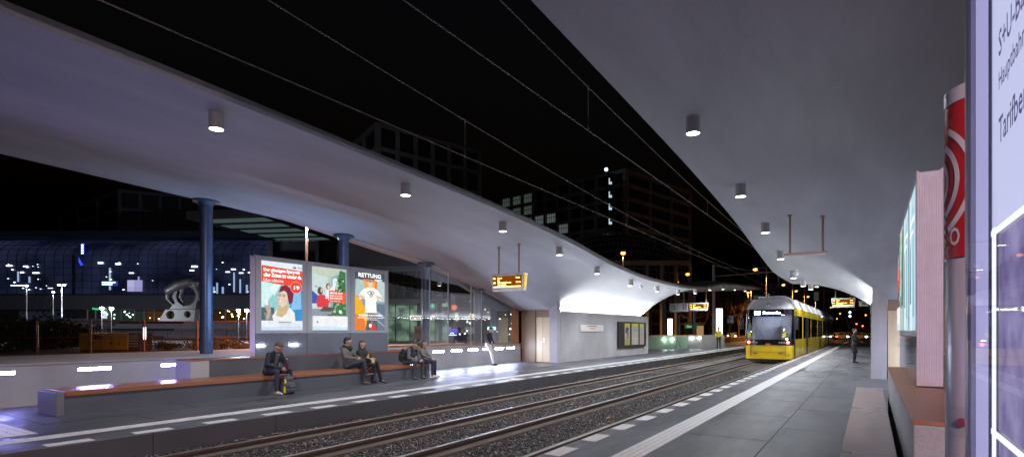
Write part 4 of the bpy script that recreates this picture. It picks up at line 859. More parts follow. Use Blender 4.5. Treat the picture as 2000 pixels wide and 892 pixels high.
for k, rr in enumerate((.08, .15, .22)):
    b = MB(); vs = []
    for i in range(17):
        ph = R(-64 + 128 * i / 16)
        for d in (0, .026): vs.append(on_cyl(R(172) + (rr + d) * math.cos(ph) / .2165, 2.2 + (rr + d) * math.sin(ph) * 1.1))
    b.add(vs, [(2 * i, 2 * i + 1, 2 * i + 3, 2 * i + 2) for i in range(16)]); b.build('wave_arc', surf('arc_white', (.7, .66, .66), .4), t)
for s_, a0 in (('S', 178), ('O', 203), ('S', 228)):
    tmp = letters(s_, (0, 0, 1.89), (1, 0, 0), (0, 0, 1), .06, .085, surf('arc_white', (.7, .66, .66), .4), t, 'lettering', .02)
    for v in tmp.data.vertices: v.co = Vector(on_cyl(R(a0) + v.co.x / .2165, v.co.z))
for z in (1.08, .8):
    b = MB(); vs = [on_cyl(R(200 + 5 * i), z_, .2115) for i in range(9) for z_ in (z - .07, z + .07)]; b.add(vs, [(2 * i, 2 * i + 2, 2 * i + 3, 2 * i + 1) for i in range(8)]); b.build('call_plate', surf('call_plate', (.42, .41, .44), .4), t)
    b = MB(); c = Vector(on_cyl(R(222), z, .214)); b.tube(c * 1, c + Vector((c.x, c.y, 0)).normalized() * .01, .02, n=14); b.build('call_button', surf('button_red', (.3, .05, .08), .3), t)
# ================================================================== BEYOND THE LEFT SERVICE BUILDING
pg = surf('green_light_tint', (.30, .47, .34), .35, var=.06)  # green stairwell light put into the wall colour
t = thing('stair_parapet', 'parapet wall with green stairwell light in its colour, round the stairway down, with small lamps', 'parapet')
a, c = on_x(1250, 684, -14.6), Vector((-12.5, 45.7, 0)); a = Vector((-15.6, 42.2, 0)); d = Vector((-11.6, 46.6, 0)); e = Vector((-10.45, 49.6, 0))
def slab(mb, p, q, z0, z1, th=.22):
    n = (q - p).normalized().cross(Vector((0, 0, 1))) * th; mb.prism([(p.x, p.y, z0), (q.x, q.y, z0), (q.x, q.y, z1), (p.x, p.y, z1)], -n); return mb
slab(MB(), a, c, 0, 1.05).build('green_lit_wall', pg, t); slab(MB(), c + Vector((.02, .02, 0)), d, 0, 1.05).build('block_front', wall_c, t); slab(MB(), d + Vector((.01, .02, 0)), e, 0, 1.08).build('block_side', wall_c, t)
b = MB(); slab(b, a, c, 1.053, 1.11, .3); slab(b, c + Vector((.02, .02, 0)), d, 1.053, 1.11, .3); b.build('coping', surf('coping_wood', (.32, .16, .08), .5), t)
for s, q in ((a.lerp(c, .55), .72), (a.lerp(c, .70), .74), (c.lerp(d, .3), .82), (c.lerp(d, .85), .85)):
    b = MB(); s = s + Vector((.05, -.12, q)); b.box(s.x - .11, s.x + .11, s.y - .02, s.y + .02, s.z - .05, s.z + .05); b.build('wall_lamp', glow('parapet_lamp', (.85, 1, .92), 40), t)
b = MB(); p0, p1 = a.lerp(c, .78) + Vector((0.05, -.16, .95)), c + Vector((-.3, -.9, .1)); b.tube(p0, p1, .03, n=8); b.tube(p0, p0 - Vector((0, 0, .9)), .03, n=8); b.build('handrail', darkmetal, t)
def lightcol(px, y0, y1, d, w, label):
    p = bg(px, y1, d); h = bg(px, y0, d).z; t = thing('lit_column', label, 'lit column', (p.x, p.y, -.4), TH, 'lit information columns')
    b = MB(); b.box(-w / 2, w / 2, -.12, .12, 0, h + .4); b.build('frame', darkmetal, t, bevel=.02)
    m = (h - .1) * .58
    b = MB(); b.box(-w / 2 + .05, w / 2 - .05, -.13, .13, .4 + .5, .4 + m - .05); b.build('lower_light', wsign, t)
    b = MB(); b.box(-w / 2 + .05, w / 2 - .05, -.13, .13, .4 + m, h + .34); b.build('upper_light', wsign, t)
lightcol(1404, 601, 660, 53, .70, 'taller white lit information column beside the thick grey pole')
lightcol(1308, 621, 655, 62, .62, 'shorter yellowish white lit column behind the green parapet')
# dark mullioned frame behind the parapet
for i, (px, y0) in enumerate(((1297, 580), (1325, 575), (1355, 572))):
    p = bg(px, 655, 50); t = thing('support_post', 'dark square post behind the green parapet, %s from the left' % ORD[i], 'post', (p.x, p.y, 0), TH, 'posts behind the parapet')
    b = MB(); b.box(-.13, .13, -.13, .13, -.4, 4.6); b.build('shaft', darkmetal, t)
    b = MB(); b.box(-.18, .18, -.18, .18, -.42, -.3); b.build('foot', darkmetal, t)
# ================================================================== STREET LAMPS
def street_lamp(label, px, py, d, arm=0, base=-.4, col=sodium, watt=600, c=(1., .45, .12), r=.16, grp='orange street lamps', double=False, wk=3.):
    p = bg(px + arm, py, d); h = p.z - base; t = thing('street_lamp', label, 'street lamp', (p.x, p.y, base), TH, grp)
    k = -arm * d / F
    b = MB(); b.tube((0, 0, 0), (0, 0, h + .25 * (wk > 0)), .085 if wk > 0 else .035, .05 if wk > 0 else .03, n=12); b.build('pole', galv if wk > 0 else darkmetal, t, smooth=True)
    for s in ((k, -k) if double else (k,)):
        if abs(s) > .05: b = MB(); b.tube((0, 0, h + .2), (s, 0, h + .2), .035, n=8); b.build('arm', galv, t)
        b = MB(); b.ball((s, 0, h + .12), (.34, .2, .1)) if abs(s) > .05 else b.tube((0, 0, h + .1), (0, 0, h + .22), .26, .1, n=14); b.build('lamp_hood', darkmetal, t, smooth=True)
        b = MB(); b.ball((s, 0, h), (r, r, r * .8), 8); b.build('lamp_glass', col, t, smooth=True)
        if watt and wk < 0: point((s, -.5, h), watt, c, .2, t)
        elif watt: spot((s, 0, h - .3), watt * wk, c, 146, .6, .2, t)
street_lamp('orange street lamp in front of the dark glass hall, above the left canopy edge', 1217, 494, 55, 0, watt=350, c=(1, .5, .25), r=.25)
street_lamp('orange street lamp on a bent arm left of the thick grey pole', 1343, 535, 75, -20, watt=1400, r=.27)
street_lamp('orange street lamp on a right hand arm above the tram cab', 1475, 526, 70, 22, watt=1400, r=.27)
street_lamp('orange street lamp above the middle of the tram, second of the receding row', 1530, 556, 95, 18, watt=2600, r=.27)
street_lamp('orange street lamp third of the receding row over the tram', 1555, 568, 112, 16, watt=2600, r=.27)
street_lamp('smallest orange street lamp of the receding row over the tram', 1578, 579, 130, 15, watt=2600, r=.27)
street_lamp('double headed orange street lamp just left of the tram roof', 1462, 563, 95, 5, watt=800, r=.25, double=True)
street_lamp('low orange street lamp left of the tram beyond the canopy tip', 1461, 571, 105, 0, watt=800, r=.25)
WC = (.75, .85, 1.)
for lb, px, py, d, dbl in (('white plaza lamp nearest the left edge', 52, 558, 62, 0), ('shortest white plaza lamp beside the pale ramp', 104, 570, 66, 0), ('double headed white plaza lamp, tallest of its row', 120.5, 556, 58, 1)):
    street_lamp(lb, px - (5 if dbl else 0), py, d, 5 if dbl else 0, .2, glow('plaza_lamp', (.75, .85, 1), 18), 260, WC, .13, 'white plaza lamps', bool(dbl))
for lb, px, py in (('left white ball floodlight of the pair above the plaza steps', 199, 602), ('right white ball floodlight of the pair above the plaza steps', 218, 602), ('left white ball floodlight beside the horse sculpture', 466, 606), ('right white ball floodlight beside the horse sculpture', 482, 606)):
    street_lamp(lb, px, py, 57, 0, .2, glow('flood_lamp', (1, .93, .85), 70), 1700, (.80, .86, 1.), .18, 'ball floodlights', wk=-1)
# ================================================================== LEFT: PLAZA, STATION HALL, SCULPTURE
b = MB(); b.box(-260, -18.4, -90, 190, -.41, .3); structure(b.build('plaza', concrete('plaza_soil', (.10, .06, .045), .85, var=.3, mottle=.7)))  # brown soil, red sodium light mixed into its colour
def camthing(name, label, cat, px, py, d, group=None, rz=0):
    p = bg(px, py, d); return thing(name, label, cat, (p.x, p.y, 0), TH + rz, group)
D = 96; K = D / F
t = camthing('station_hall', 'long dark blue glass station hall with curved gridded roof', 'station', 240, 575, D)
lx = lambda px: (px - 240) * K
zz = lambda py: EYE + (HY - py) * K
x0, x1 = lx(-150), lx(600); zb, zt = zz(574), zz(452)
prof = [(0, zb)] + [(0, zb + (zt - zb) * k / 6 * .62) for k in range(1, 7)] + [(11 * (1 - math.cos(R(15 * k))) + .1 * k, zb + (zt - zb) * (.62 + .38 * math.sin(R(15 * k)))) for k in range(1, 7)]
def hallglass():
    m, nt, out = nodes_of('hall_glass'); L = nt.links.new
    tc = N(nt, 'ShaderNodeTexCoord'); no = N(nt, 'ShaderNodeTexNoise'); no.inputs['Scale'].default_value = .16; no.inputs['Detail'].default_value = 5; L(tc.outputs['Object'], no.inputs[0])
    rp = N(nt, 'ShaderNodeValToRGB'); rp.color_ramp.elements[0].position = .38; rp.color_ramp.elements[1].position = .72; rp.color_ramp.elements[0].color = (.003, .004, .012, 1); rp.color_ramp.elements[1].color = (.016, .022, .055, 1)
    bs = N(nt, 'ShaderNodeBsdfPrincipled'); bs.inputs['Base Color'].default_value = (.01, .012, .02, 1); bs.inputs['Roughness'].default_value = .15
    L(no.outputs[0], rp.inputs[0]); L(rp.outputs[0], bs.inputs['Emission Color']); bs.inputs['Emission Strength'].default_value = 1.0; L(bs.outputs[0], out.inputs[0]); return m
b = MB(); b.add([(x, y, z) for x in (x0, x1) for y, z in prof], [(k, k + 13, k + 14, k + 1) for k in range(12)]); b.build('glass_skin', hallglass(), t)
b = MB(); mx = []
x = x0
while x < x1: mx.append(x); x += 1.62
for x in mx:
    for p, q in zip(prof, prof[1:]): b.tube((x, p[0] - .06, p[1]), (x, q[0] - .06, q[1]), .05, n=4)
for y, z in prof: b.tube((x0, y - .06, z), (x1, y - .06, z), .05, n=4)
b.build('glazing_grid', surf('hall_grid', (.06, .07, .10), .5), t)
b = MB(); b.box(x0, x1, -.6, 3, zz(604), zb - .02); b.build('edge_beam', surf('hall_beam', (.30, .31, .37), .6), t)
b = MB(); b.box(x0, x1, -.8, -.3, zb - .2, zb); b.box(x0, x1, 5, 9, zt, zt + 1); b.build('gutter', surf('hall_grid', (.06, .07, .10), .5), t)
b = MB(); b.box(x0, x1, 4, 5, 0, zz(604)); b.build('shop_back_wall', surf('hall_back', (.12, .12, .13), .7), t)
for k, px in enumerate((170, 186, 213, 236, 262, 281, 300, 440, 480, 500)):
    b = MB(); b.box(lx(px) - .07, lx(px) + .07, 0, .15, 0, zz(604)); b.build('shop_mullion', white, t)
for px0, px1, c, s in ((170, 177, (.8, 1, .9), .8), (258, 330, (.75, .33, .1), .07), (330, 500, (.6, .3, .12), .05), (178, 256, (.10, .16, .13), .16), (0, 90, (.05, .06, .1), .2)):
    b = MB(); b.box(lx(px0), lx(px1), 3.8, 3.95, zz(629), zz(606)); b.build('shop_light', glow('shop_%d' % px0, c, s), t)
random.seed(3)
for k in range(34):
    px = random.choice([random.uniform(255, 345), random.uniform(395, 500), random.uniform(180, 250)]); py = random.uniform(606, 622); s = random.uniform(.06, .14)
    b = MB(); b.ball((lx(px), random.uniform(.5, 3.3), zz(py)), s, 5); b.build('shop_lamp', glow('warm_lamp', (1, .7, .35), 7) if px > 255 else glow('cool_lamp', (.7, 1, .85), 5), t)
letters('Hauptbahnhof', (lx(186), -.62, zz(606) ), (1, 0, 0), (0, 0, 1), 2.4, .5, glow('green_text', (.05, .9, .3), 1.6), t)
for px, py, w, h in ((20, 520, 2, .3), (52, 521, 1.6, .25), (45, 533, 1.2, .3), (72, 534, 2.2, .3), (198, 515, 1.7, .4), (232, 517, 1.7, .4), (258, 534, 1.5, .25), (381, 522, 2, .4), (376, 529, 1.5, .25), (457, 527, 1.5, .3), (446, 532, 1.4, .25), (472, 534, 1.4, .25), (40, 558, 6, .18), (100, 563, 1.6, .12)):
    w *= .5; b = MB(); b.box(lx(px) - w / 2, lx(px) + w / 2, -.25, -.15, zz(py), zz(py) + h * .7); b.build('hall_lamp', glow('hall_lamp', (.65, .82, 1), 3.2), t)
random.seed(21)
for k in range(30):
    px = random.choice([random.uniform(5, 150), random.uniform(170, 300), random.uniform(400, 530)]); py = random.uniform(512, 570); q = random.uniform(.06, .15)
    b = MB(); b.box(lx(px) - q, lx(px) + q, -.24, -.16, zz(py) - q * .6, zz(py) + q * .6); b.build('hall_lamp', glow('hall_lamp', (.65, .82, 1), 3.2), t)
for px, y0, y1, w in ((37, 530, 550, .25), (59, 540, 552, .25), (216, 523, 566, .3), (272, 540, 550, .2), (458, 532, 570, .25), (470, 545, 572, .25), (417, 560, 572, .6), (425, 552, 573, .25), (436, 560, 573, .3), (483, 556, 572, .3), (492, 550, 572, .2)):
    b = MB(); b.box(lx(px) - w / 2, lx(px) + w / 2, -.2, -.12, zz(y1), zz(y0)); b.build('lit_strut', glow('lit_strut', (.4, .55, .85), .8), t)
for px0, px1, y0, y1, c, s in ((251, 265, 547, 569, (.5, .55, .85), .8), (266, 280, 547, 569, (.45, .45, .85), .7), (251, 280, 560, 569, (.5, .3, .7), .5), (201, 232, 549, 558, (.05, .07, .4), .7)):
    b = MB(); b.box(lx(px0), lx(px1), -.3, -.24, zz(y1), zz(y0)); b.build('lit_panel', glow('lit_panel_%d%d' % (px0, y0), c, s), t)
for y in (551, 555): 
    b = MB(); b.box(lx(202), lx(222 + (y == 551) * 6), -.36, -.31, zz(y) - .12, zz(y) + .05); b.build('white_line', glow('hall_lamp', (.65, .82, 1), 3.2), t)
b = MB(); b.add([(lx(157), -.4, zz(502)), (lx(166), -.4, zz(518)), (lx(161), -.4, zz(519)), (lx(157), -.4, zz(512))], [(0, 1, 2, 3)]); b.add([(lx(162), -.4, zz(476)), (lx(168), -.4, zz(476)), (lx(168), -.4, zz(496)), (lx(162), -.4, zz(496))], [(3, 2, 1, 0)]); b.build('blue_light', glow('blue_light', (.05, .09, .95), 1.1), t)
for k in range(4): b = MB(); b.box(lx(163), lx(166.5), -.5, -.42, zz(480 + 5 * k) - .1, zz(478 + 5 * k)); b.build('white_line', glow('hall_lamp', (.65, .82, 1), 3.2), t)
b = MB(); b.box(lx(145), lx(150), -.5, -.3, zz(574), zz(500)); b.build('dark_rib', surf('hall_grid', (.06, .07, .10), .5), t)
# plaza steps in front of the hall
D2 = 80; p = bg(320, 640, D2); t = thing('plaza_steps', 'broad pale bluish steps in front of the station hall', 'steps', (p.x, p.y, 0), TH)
k2 = D2 / F; b = MB()
for i in range(7): b.box(-135 * k2, 210 * k2, i * .8, 9, .3 + i * .36, .3 + (i + 1) * .36)
b.build('step_flight', concrete('step_stone', (.36, .38, .44), .7, joints=(1.2, 40, (0, 0, 0), .03)), t)
b = MB(); b.prism([(-175 * k2, 2, .3), (-135 * k2, 2, .3), (-135 * k2, 2, 3.2), (-240 * k2, 2, 3.2), (-240 * k2, 2, 2.9)], (0, 1, 0)); b.build('ramp_wall', wall_c, t)
for k in range(13): 
    b = MB(); b.tube((-130 * k2 + k * 2.1, -.6, .3), (-130 * k2 + k * 2.1, -.6, 1.4), .04, n=6); b.build('railing_post', darkmetal, t)
b = MB(); b.tube((-130 * k2, -.6, 1.4), (200 * k2, -.6, 1.4), .04, n=6); b.tube((-130 * k2, -.6, .95), (200 * k2, -.6, .95), .025, n=6); b.build('railing_bar', darkmetal, t)
# sculpture
Ds = 62; ks = Ds / F; t = camthing('sculpture', 'dark sculpture of a horse over a broken wheel on a pale pierced base', 'sculpture', 352, 628, Ds)
sx = lambda px: (px - 352) * ks; sz = lambda py: EYE + (HY - py) * ks
def plate(mb, outer, holes, y, th):
    bm_ = bmesh.new(); 
    from mathutils.geometry import tessellate_polygon
    polys = [[Vector((x, 0, z)) for x, z in outer]] + [[Vector((x, 0, z)) for x, z in h] for h in holes]
    flat = [p_ for pl in polys for p_ in pl]; tri = tessellate_polygon(polys); bm_.free(); n = len(flat)
    vs = [(p_.x, y, p_.z) for p_ in flat] + [(p_.x, y + th, p_.z) for p_ in flat]; fs = [tuple(f_) for f_ in tri] + [tuple(i + n for i in f_)[::-1] for f_ in tri]; s = 0
    for pl in polys:
        m = len(pl); fs += [(s + k, s + (k + 1) % m, s + n + (k + 1) % m, s + n + k) for k in range(m)]; s += m
    return mb.add(vs, fs)
ring = lambda cx, cz, r, n=20: [(cx + r * math.cos(R(360 * k / n)), cz + r * math.sin(R(360 * k / n))) for k in range(n)]
b = MB(); plate(b, [(sx(314), sz(627)), (sx(384), sz(627)), (sx(386), sz(604)), (sx(329), sz(604))], [ring(sx(338), sz(614.5), 8.3 * ks), ring(sx(371), sz(613.5), 6.5 * ks)], -.5, 1.0); b.build('pierced_base', surf('sculpt_pale', (.09, .088, .085), .6, .2), t)
b = MB(); plate(b, ring(sx(366), sz(578), 25 * ks, 36), [ring(sx(366), sz(578), 19 * ks, 36)], -.3, .6); b.build('wheel', surf('sculpt_grey', (.04, .039, .038), .5, .4), t)
b = MB(); plate(b, [(sx(336), sz(601)), (sx(350), sz(588)), (sx(362), sz(598)), (sx(380), sz(596)), (sx(388), sz(590)), (sx(386), sz(603)), (sx(336), sz(603))], [], -.4, .8); b.build('saddle', surf('sculpt_grey', (.04, .039, .038), .5, .4), t)
P_ = lambda px, py, y=0: (sx(px), y, sz(py))
hc = [(P_(332, 566), P_(352, 555), .62, .66, 0), (P_(352, 555), P_(372, 549), .66, .6, 0), (P_(372, 549), P_(384, 552), .55, .42, 0), (P_(366, 546), P_(378, 542), .3, .25, 0), (P_(330, 568), P_(327, 582), .38, .25, 0), (P_(327, 582), P_(340, 596), .24, .18, 0), (P_(334, 572, .4), P_(342, 588, .3), .35, .2, 0), (P_(342, 588, .3), P_(348, 600, .2), .2, .14, 0), (P_(380, 555), P_(390, 568), .35, .22, 0), (P_(390, 568), P_(384, 582), .2, .14, 0), (P_(358, 562), P_(352, 580), .26, .18, 0), (P_(352, 580), P_(360, 592), .16, .12, 0)]
fuse(hc, 'horse', [surf('horse_bronze', (.035, .034, .034), .45, .5, var=.3)], t, .07)
# generator, light tube, bushes, fence on the building site
Dg = 30; kg = Dg / F; t = camthing('generator', 'yellow power generator container on the building site', 'generator', 202, 680, Dg); w = 48 * kg; h = bg(0, 650, Dg).z
b = MB(); b.box(-w, w, 0, 1.2, .42, h); b.build('housing', surf('gen_yellow', (.42, .20, .02), .5, var=.12), t, bevel=.03)
b = MB(); b.box(w * .93, w * 1.42, .05, 1.15, .42, h - .0); b.build('vent_end', surf('gen_dark', (.07, .04, .03), .6), t)
b = MB()
for k in range(5): b.box(w * .97, w * 1.38, .01, .05, .6 + k * .14, .66 + k * .14)
b.build('vent_louvre', surf('gen_grey', (.3, .27, .25), .5), t)
b = MB(); b.box(-w * .4, -w * .05, -.02, .0, h - .32, h - .12); b.build('control_window', black, t, bevel=.01)
for x in (-.62, -.1, .35): b = MB(); b.box(w * x - .01, w * x + .01, -.006, .0, .5, h - .05); b.build('door_gap', black, t)
for x in (-.45, .28, .62): b = MB(); b.box(w * x, w * x + .08, -.03, .0, .75, .83); b.build('latch', black, t)
b = MB(); b.box(-w, w * 1.4, .1, 1.1, .3, .42); b.build('skid', black, t)
p = bg(282, 652, 28.4); t = thing('light_tube', 'upright white light tube on a stand beside the generator', 'work light', (p.x, p.y, .3), TH)
b = MB(); b.tube((0, 0, .0), (0, 0, .72), .03, n=8); b.build('stand', darkmetal, t); b = MB(); b.tube((0, 0, bg(0, 662, 28.4).z - .3), (0, 0, bg(0, 639, 28.4).z - .3), .06, n=12); b.build('tube', glow('work_tube', (.85, .95, 1), 12), t)
def bush(name, label, cat, c, r, n, s, m, trunk=True, group=None, seed=1):
    rg = np.random.default_rng(seed); t = thing(name, label, cat, (c[0], c[1], c[2]), 0, group); b = MB(); cs = rg.normal(size=(14, 3)) * .45
    for k in range(n):
        o = cs[rg.integers(14)] + rg.normal(size=3) * .28; o = Vector(o * np.array(r)) + Vector((0, 0, r[2] * .95))
        if o.z < .02: continue
        a = Vector(rg.normal(size=3)).normalized(); e = a.orthogonal().normalized(); q = s * rg.uniform(.6, 1.3); b.add([o - a * q, o + e * q * .5, o + a * q, o - e * q * .5], [(0, 1, 2, 3)])
    b.build('crown', m, t)
    if trunk:
        b = MB()
        for k in range(5): b.tube((0, 0, 0), Vector(cs[k] * np.array(r) * .7) + Vector((0, 0, r[2])), .06, .02, n=6)
        b.build('stem', bark, t)
    return t
for i, (px, py, d, w, h, lb) in enumerate(((60, 690, 34, 1.9, 1.15, 'low dark bush at the left edge of the building site'), (98, 690, 40, 1.4, 1.1, 'dark rounded bush behind the pale block'), (138, 690, 38, 1.3, .8, 'dark rounded bush just left of the generator'), (20, 690, 30, 2.0, .9, 'dark shrubs lowest at the left picture edge'))):
    p = bg(px, py, d); bush('bush', lb, 'bush', (p.x, p.y, .3), (w, w, h), 1500, .12, leafm, True, 'site bushes', 11 + i)
p = bg(80, 660, 36); t = thing('concrete_block', 'pale grey concrete block among the dark bushes', 'block', (p.x, p.y, .3), TH); b = MB(); b.box(-.55, .55, 0, .8, 0, .95); b.build('block_body', wall_c, t, bevel=.03); b = MB(); b.tube((-.3, .4, .95), (-.3, .4, 1.02), .03, n=6); b.tube((.3, .4, .95), (.3, .4, 1.02), .03, n=6); b.build('lifting_eye', black, t)
Df = 27; fence_m = surf('fence_sodium_tint', (.30, .13, .06), .5, .4)  # copper bars with sodium light mixed into the colour
for i in range(6):
    px0 = -30 + i * 104; p = bg(px0, 690, Df); q = bg(px0 + 104, 690, Df); L_ = (q - p).length
    t = thing('site_fence', 'see-through site fence panel on the building site, %s from the left' % ORD[i], 'fence', (p.x, p.y, .3), TH, 'site fence panels')
    h = 1.62; b = MB(); b.tube((0, 0, 0), (0, 0, h + .05), .035, n=8); b.tube((L_ - .08, 0, 0), (L_ - .08, 0, h + .05), .025, n=8); b.build('post', fence_m, t)
    b = MB(); b.tube((0, 0, h), (L_ - .08, 0, h), .02, n=6); b.tube((0, 0, .15), (L_ - .08, 0, .15), .02, n=6); b.tube((0, 0, .85), (L_ - .08, 0, .85), .012, n=6); b.build('frame_bar', fence_m, t)
    b = MB(); x = .15
    while x < L_ - .1: b.tube((x, 0, .15), (x, 0, h), .0035, n=4, caps=False); x += .15
    b.build('mesh_wire', fence_m, t)
for i, (px, s) in enumerate(((430, .9), (470, .8), (395, .7), (330, .5))):
    p = bg(px, 690, 31 + i); bush('weeds', 'orange lit dry weeds behind the site fence, %s from the advertising panels' % ORD[i], 'weeds', (p.x, p.y, .3), (1.1, .8, .42 * s), 900, .07, surf('dry_leaves', (.14, .085, .025), .7, var=.4), True, 'dry weeds', 31 + i)
street_lamp('tall orange-lit lamp post rising behind the advertising panels', 599, 425, 26, 0, .3, sodium, 2600, (1, .50, .38), .16, 'orange street lamps', wk=3.2)
t = thing('street_lamp', 'unseen street lamp added behind the near end of the right platform to light it', 'street lamp', (4.2, -9.5, -.4), 0, 'orange street lamps')  # out-of-view lamp added to light the right foreground
b = MB(); b.tube((0, 0, 0), (0, 0, 6.6), .085, .05, n=12); b.build('pole', galv, t); b = MB(); b.ball((0, 0, 6.75), (.34, .2, .1)); b.build('lamp_hood', darkmetal, t); b = MB(); b.ball((0, 0, 6.6), .14, 8); b.build('lamp_glass', sodium, t)
spot((0, .3, 6.5), 7200, (1, .74, .79), 150, .5, .2, t, (R(28), 0, 0))
# ================================================================== OFFICE BLOCKS
def office(label, A, B, C, h, fl, bays, lit, frame_m, group=None, wm=None, base=0.):
    """A-B and B-C are the two facades seen; window panes are their own parts"""
    t = thing('office_building', label, 'office building', (B.x, B.y, 0), 0, group); A, B, C = [Vector((p.x - B.x, p.y - B.y, 0)) for p in (A, B, C)]
    D_ = A + C; b = MB(); ctr = (A + C) / 2
    sh = lambda P, k: ctr + (P - ctr) * k
    b.prism([sh(P, .985) for P in (A, B, C, D_)], (0, 0, h)); b.build('core', bwin, t)
    fm = MB(); pm = {}
    for P, Q, nb in ((A, B, bays[0]), (B, C, bays[1])):
        d = Q - P; L_ = d.length; d.normalize(); n = d.cross(Vector((0, 0, 1)))
        if n.dot(P - ctr) < 0: n = -n
        fh = h / fl; M = Matrix(((d.x, n.x, 0, P.x), (d.y, n.y, 0, P.y), (0, 0, 1, 0), (0, 0, 0, 1)))
        for i in range(fl + 1): fm.box(-.2, L_ + .2, -.1, .55, i * fh - .35, i * fh + .35, M=M)
        bw = L_ / nb
        for k in range(nb + 1): fm.box(k * bw - .35, k * bw + .35, -.1, .5, 0, h, M=M)
        key = round(bw, 2)
        for i in range(fl):
            for k in range(nb):
                if i * fh + fh < base: continue
                m = lit.get((0 if P is A else 1, i, k), 0)
                if (key, m) not in pm:
                    w_ = MB(); w_.box(.45, bw - .45, .0, .06, .5, fh - .4); 
                    o = w_.build('window', [wm or bwin, glow('office_light_green', (.62, .85, .68), .07), glow('office_light_white', (.8, .95, .95), .10)][m], t); pm[key, m] = o
                    w2 = MB()
                    for q in range(1, 4): w2.box(.45 + q * (bw - .9) / 4 - .05, .45 + q * (bw - .9) / 4 + .05, .06, .1, .5, fh - .4)
                    w2.box(.45, bw - .45, .061, .1, .5 + (fh - .9) * .55, .62 + (fh - .9) * .55); w2.build('window_bar', bdark, o)
                    o.matrix_local = M @ Matrix.Translation((k * bw, 0, i * fh))
                else:
                    o = copy_tree(pm[key, m], t); o.matrix_local = M @ Matrix.Translation((k * bw, 0, i * fh))
    fm.build('facade_frame', frame_m, t)
    b = MB(); b.prism([sh(P, .5) + Vector((0, 0, h)) for P in (A, B, C, D_)], (0, 0, 2.2)); b.build('roof_plant', bdark, t)
    return t
fac = surf('office_frame', (.20, .195, .205), .6, var=.2, scale=.4)
A, B, C = bg(690, 640, 112), bg(738, 640, 100), bg(935, 640, 116)
office('tall dark office block rising behind the left canopy', A, B, C, bg(738, 244, 100).z, 9, (2, 6), {}, fac, 'dark office blocks', base=18)
A, B, C = bg(905, 640, 142), bg(1222, 640, 110), bg(1345, 640, 128)
litw = {(0, 11, 5): 1, (0, 11, 6): 1, (0, 10, 5): 1, (0, 10, 6): 1, (0, 9, 6): 1, (0, 10, 4): 1, (0, 9, 7): 2, (0, 9, 8): 2, (0, 8, 9): 2, (0, 11, 4): 1}
office('wide dark office block with a few greenish lit windows', A, B, C, bg(1222, 334, 110).z, 12, (14, 3), litw, fac, 'dark office blocks', base=18)
t = camthing('stair_light_tower', 'slim column of lit stair windows on the wide dark office block', 'stair tower', 1192, 400, 108.5)
kk = 108.5 / F
b = MB(); b.box(-6 * kk, 8 * kk, 0, .6, 12, bg(0, 338, 108.5).z); b.build('shaft', bwin, t)
for y in (352, 378, 402, 430):
    b = MB(); b.box(-3 * kk, -1 * kk, -.06, -.01, bg(0, y + 8, 108.5).z, bg(0, y - 4, 108.5).z); b.box(-1 * kk, 3 * kk, -.06, -.01, bg(0, y + 8, 108.5).z, bg(0, y + 3, 108.5).z); b.build('lit_window', glow('stair_light', (.7, .92, 1), .7), t)
b = MB(); b.ball((-8 * kk, 0, bg(0, 331, 108.5).z), .35, 6); b.build('roof_lamp', glow('hall_lamp', (.65, .82, 1), 3.2), t)
# dark curved glass hall in front of it
Dv = 84; kv = Dv / F; t = camthing('glass_vault', 'dark curved glass roof in front of the wide office block', 'glass roof', 1215, 640, Dv)
b = MB(); sk = MB(); nx, nz = 30, 11; vv = []
for i in range(nx + 1):
    u = -1 + 2 * i / nx; top = bg(0, 432 + 40 * u * u, Dv).z
    for j in range(nz + 1):
        a = R(90 * j / nz); vv.append((u * 130 * kv, 10 * (1 - math.cos(a)) - 0, 6 + (top - 6) * math.sin(a)))
I = lambda i, j: i * (nz + 1) + j
sk.add(vv, [(I(i, j), I(i + 1, j), I(i + 1, j + 1), I(i, j + 1)) for i in range(nx) for j in range(nz)]); sk.build('glass_skin', surf('vault_glass', (.02, .02, .026), .25), t)
for i in range(nx + 1):
    for j in range(nz): b.tube(Vector(vv[I(i, j)]) + Vector((0, -.06, .03)), Vector(vv[I(i, j + 1)]) + Vector((0, -.06, .03)), .04, n=4, caps=False)
for j in range(nz + 1):
    for i in range(nx): b.tube(Vector(vv[I(i, j)]) + Vector((0, -.06, .03)), Vector(vv[I(i + 1, j)]) + Vector((0, -.06, .03)), .05, n=4, caps=False)
b.build('glazing_grid', surf('vault_grid', (.30, .28, .29), .5), t)
b = MB(); b.box(-130 * kv, 130 * kv, -.8, 0, 11.2, 11.9); b.build('edge_beam', fac, t)
for px in (1130, 1175, 1215, 1262, 1290, 1318, 1345): b = MB(); b.box((px - 1215) * kv - .25, (px - 1215) * kv + .25, -.7, -.2, -.4, 11.2); b.build('pillar', fac, t)
# station roof with pale strips above the hall
Dr = 88; kr = Dr / F; t = camthing('station_roof', 'broad dark station roof slab with pale greenish soffit strips', 'roof', 470, 450, Dr)
t.rotation_euler.z = TH - .16
b = MB(); b.box(-58 * kr, 95 * kr, -6, 24, 18.05, 19.2); b.build('roof_slab', bdark, t)
for k in range(6):
    b = MB(); b.box(-40 * kr + k * 3 * kr, 90 * kr, -5 + k * 4.4, -2.6 + k * 4.4, 17.98, 18.045); b.build('soffit_strip', glow('soffit_strip', (.16, .24, .23), .32), t)
A, B, C = bg(120, 640, 150), bg(235, 640, 125), bg(560, 640, 140)
office('faint dark office bridge above the station hall', A, B, C, bg(0, 380, 128).z, 8, (3, 9), {(1, 4, 8): 1}, surf('faint_frame', (.14, .14, .18), .6), 'dark office blocks', base=22)
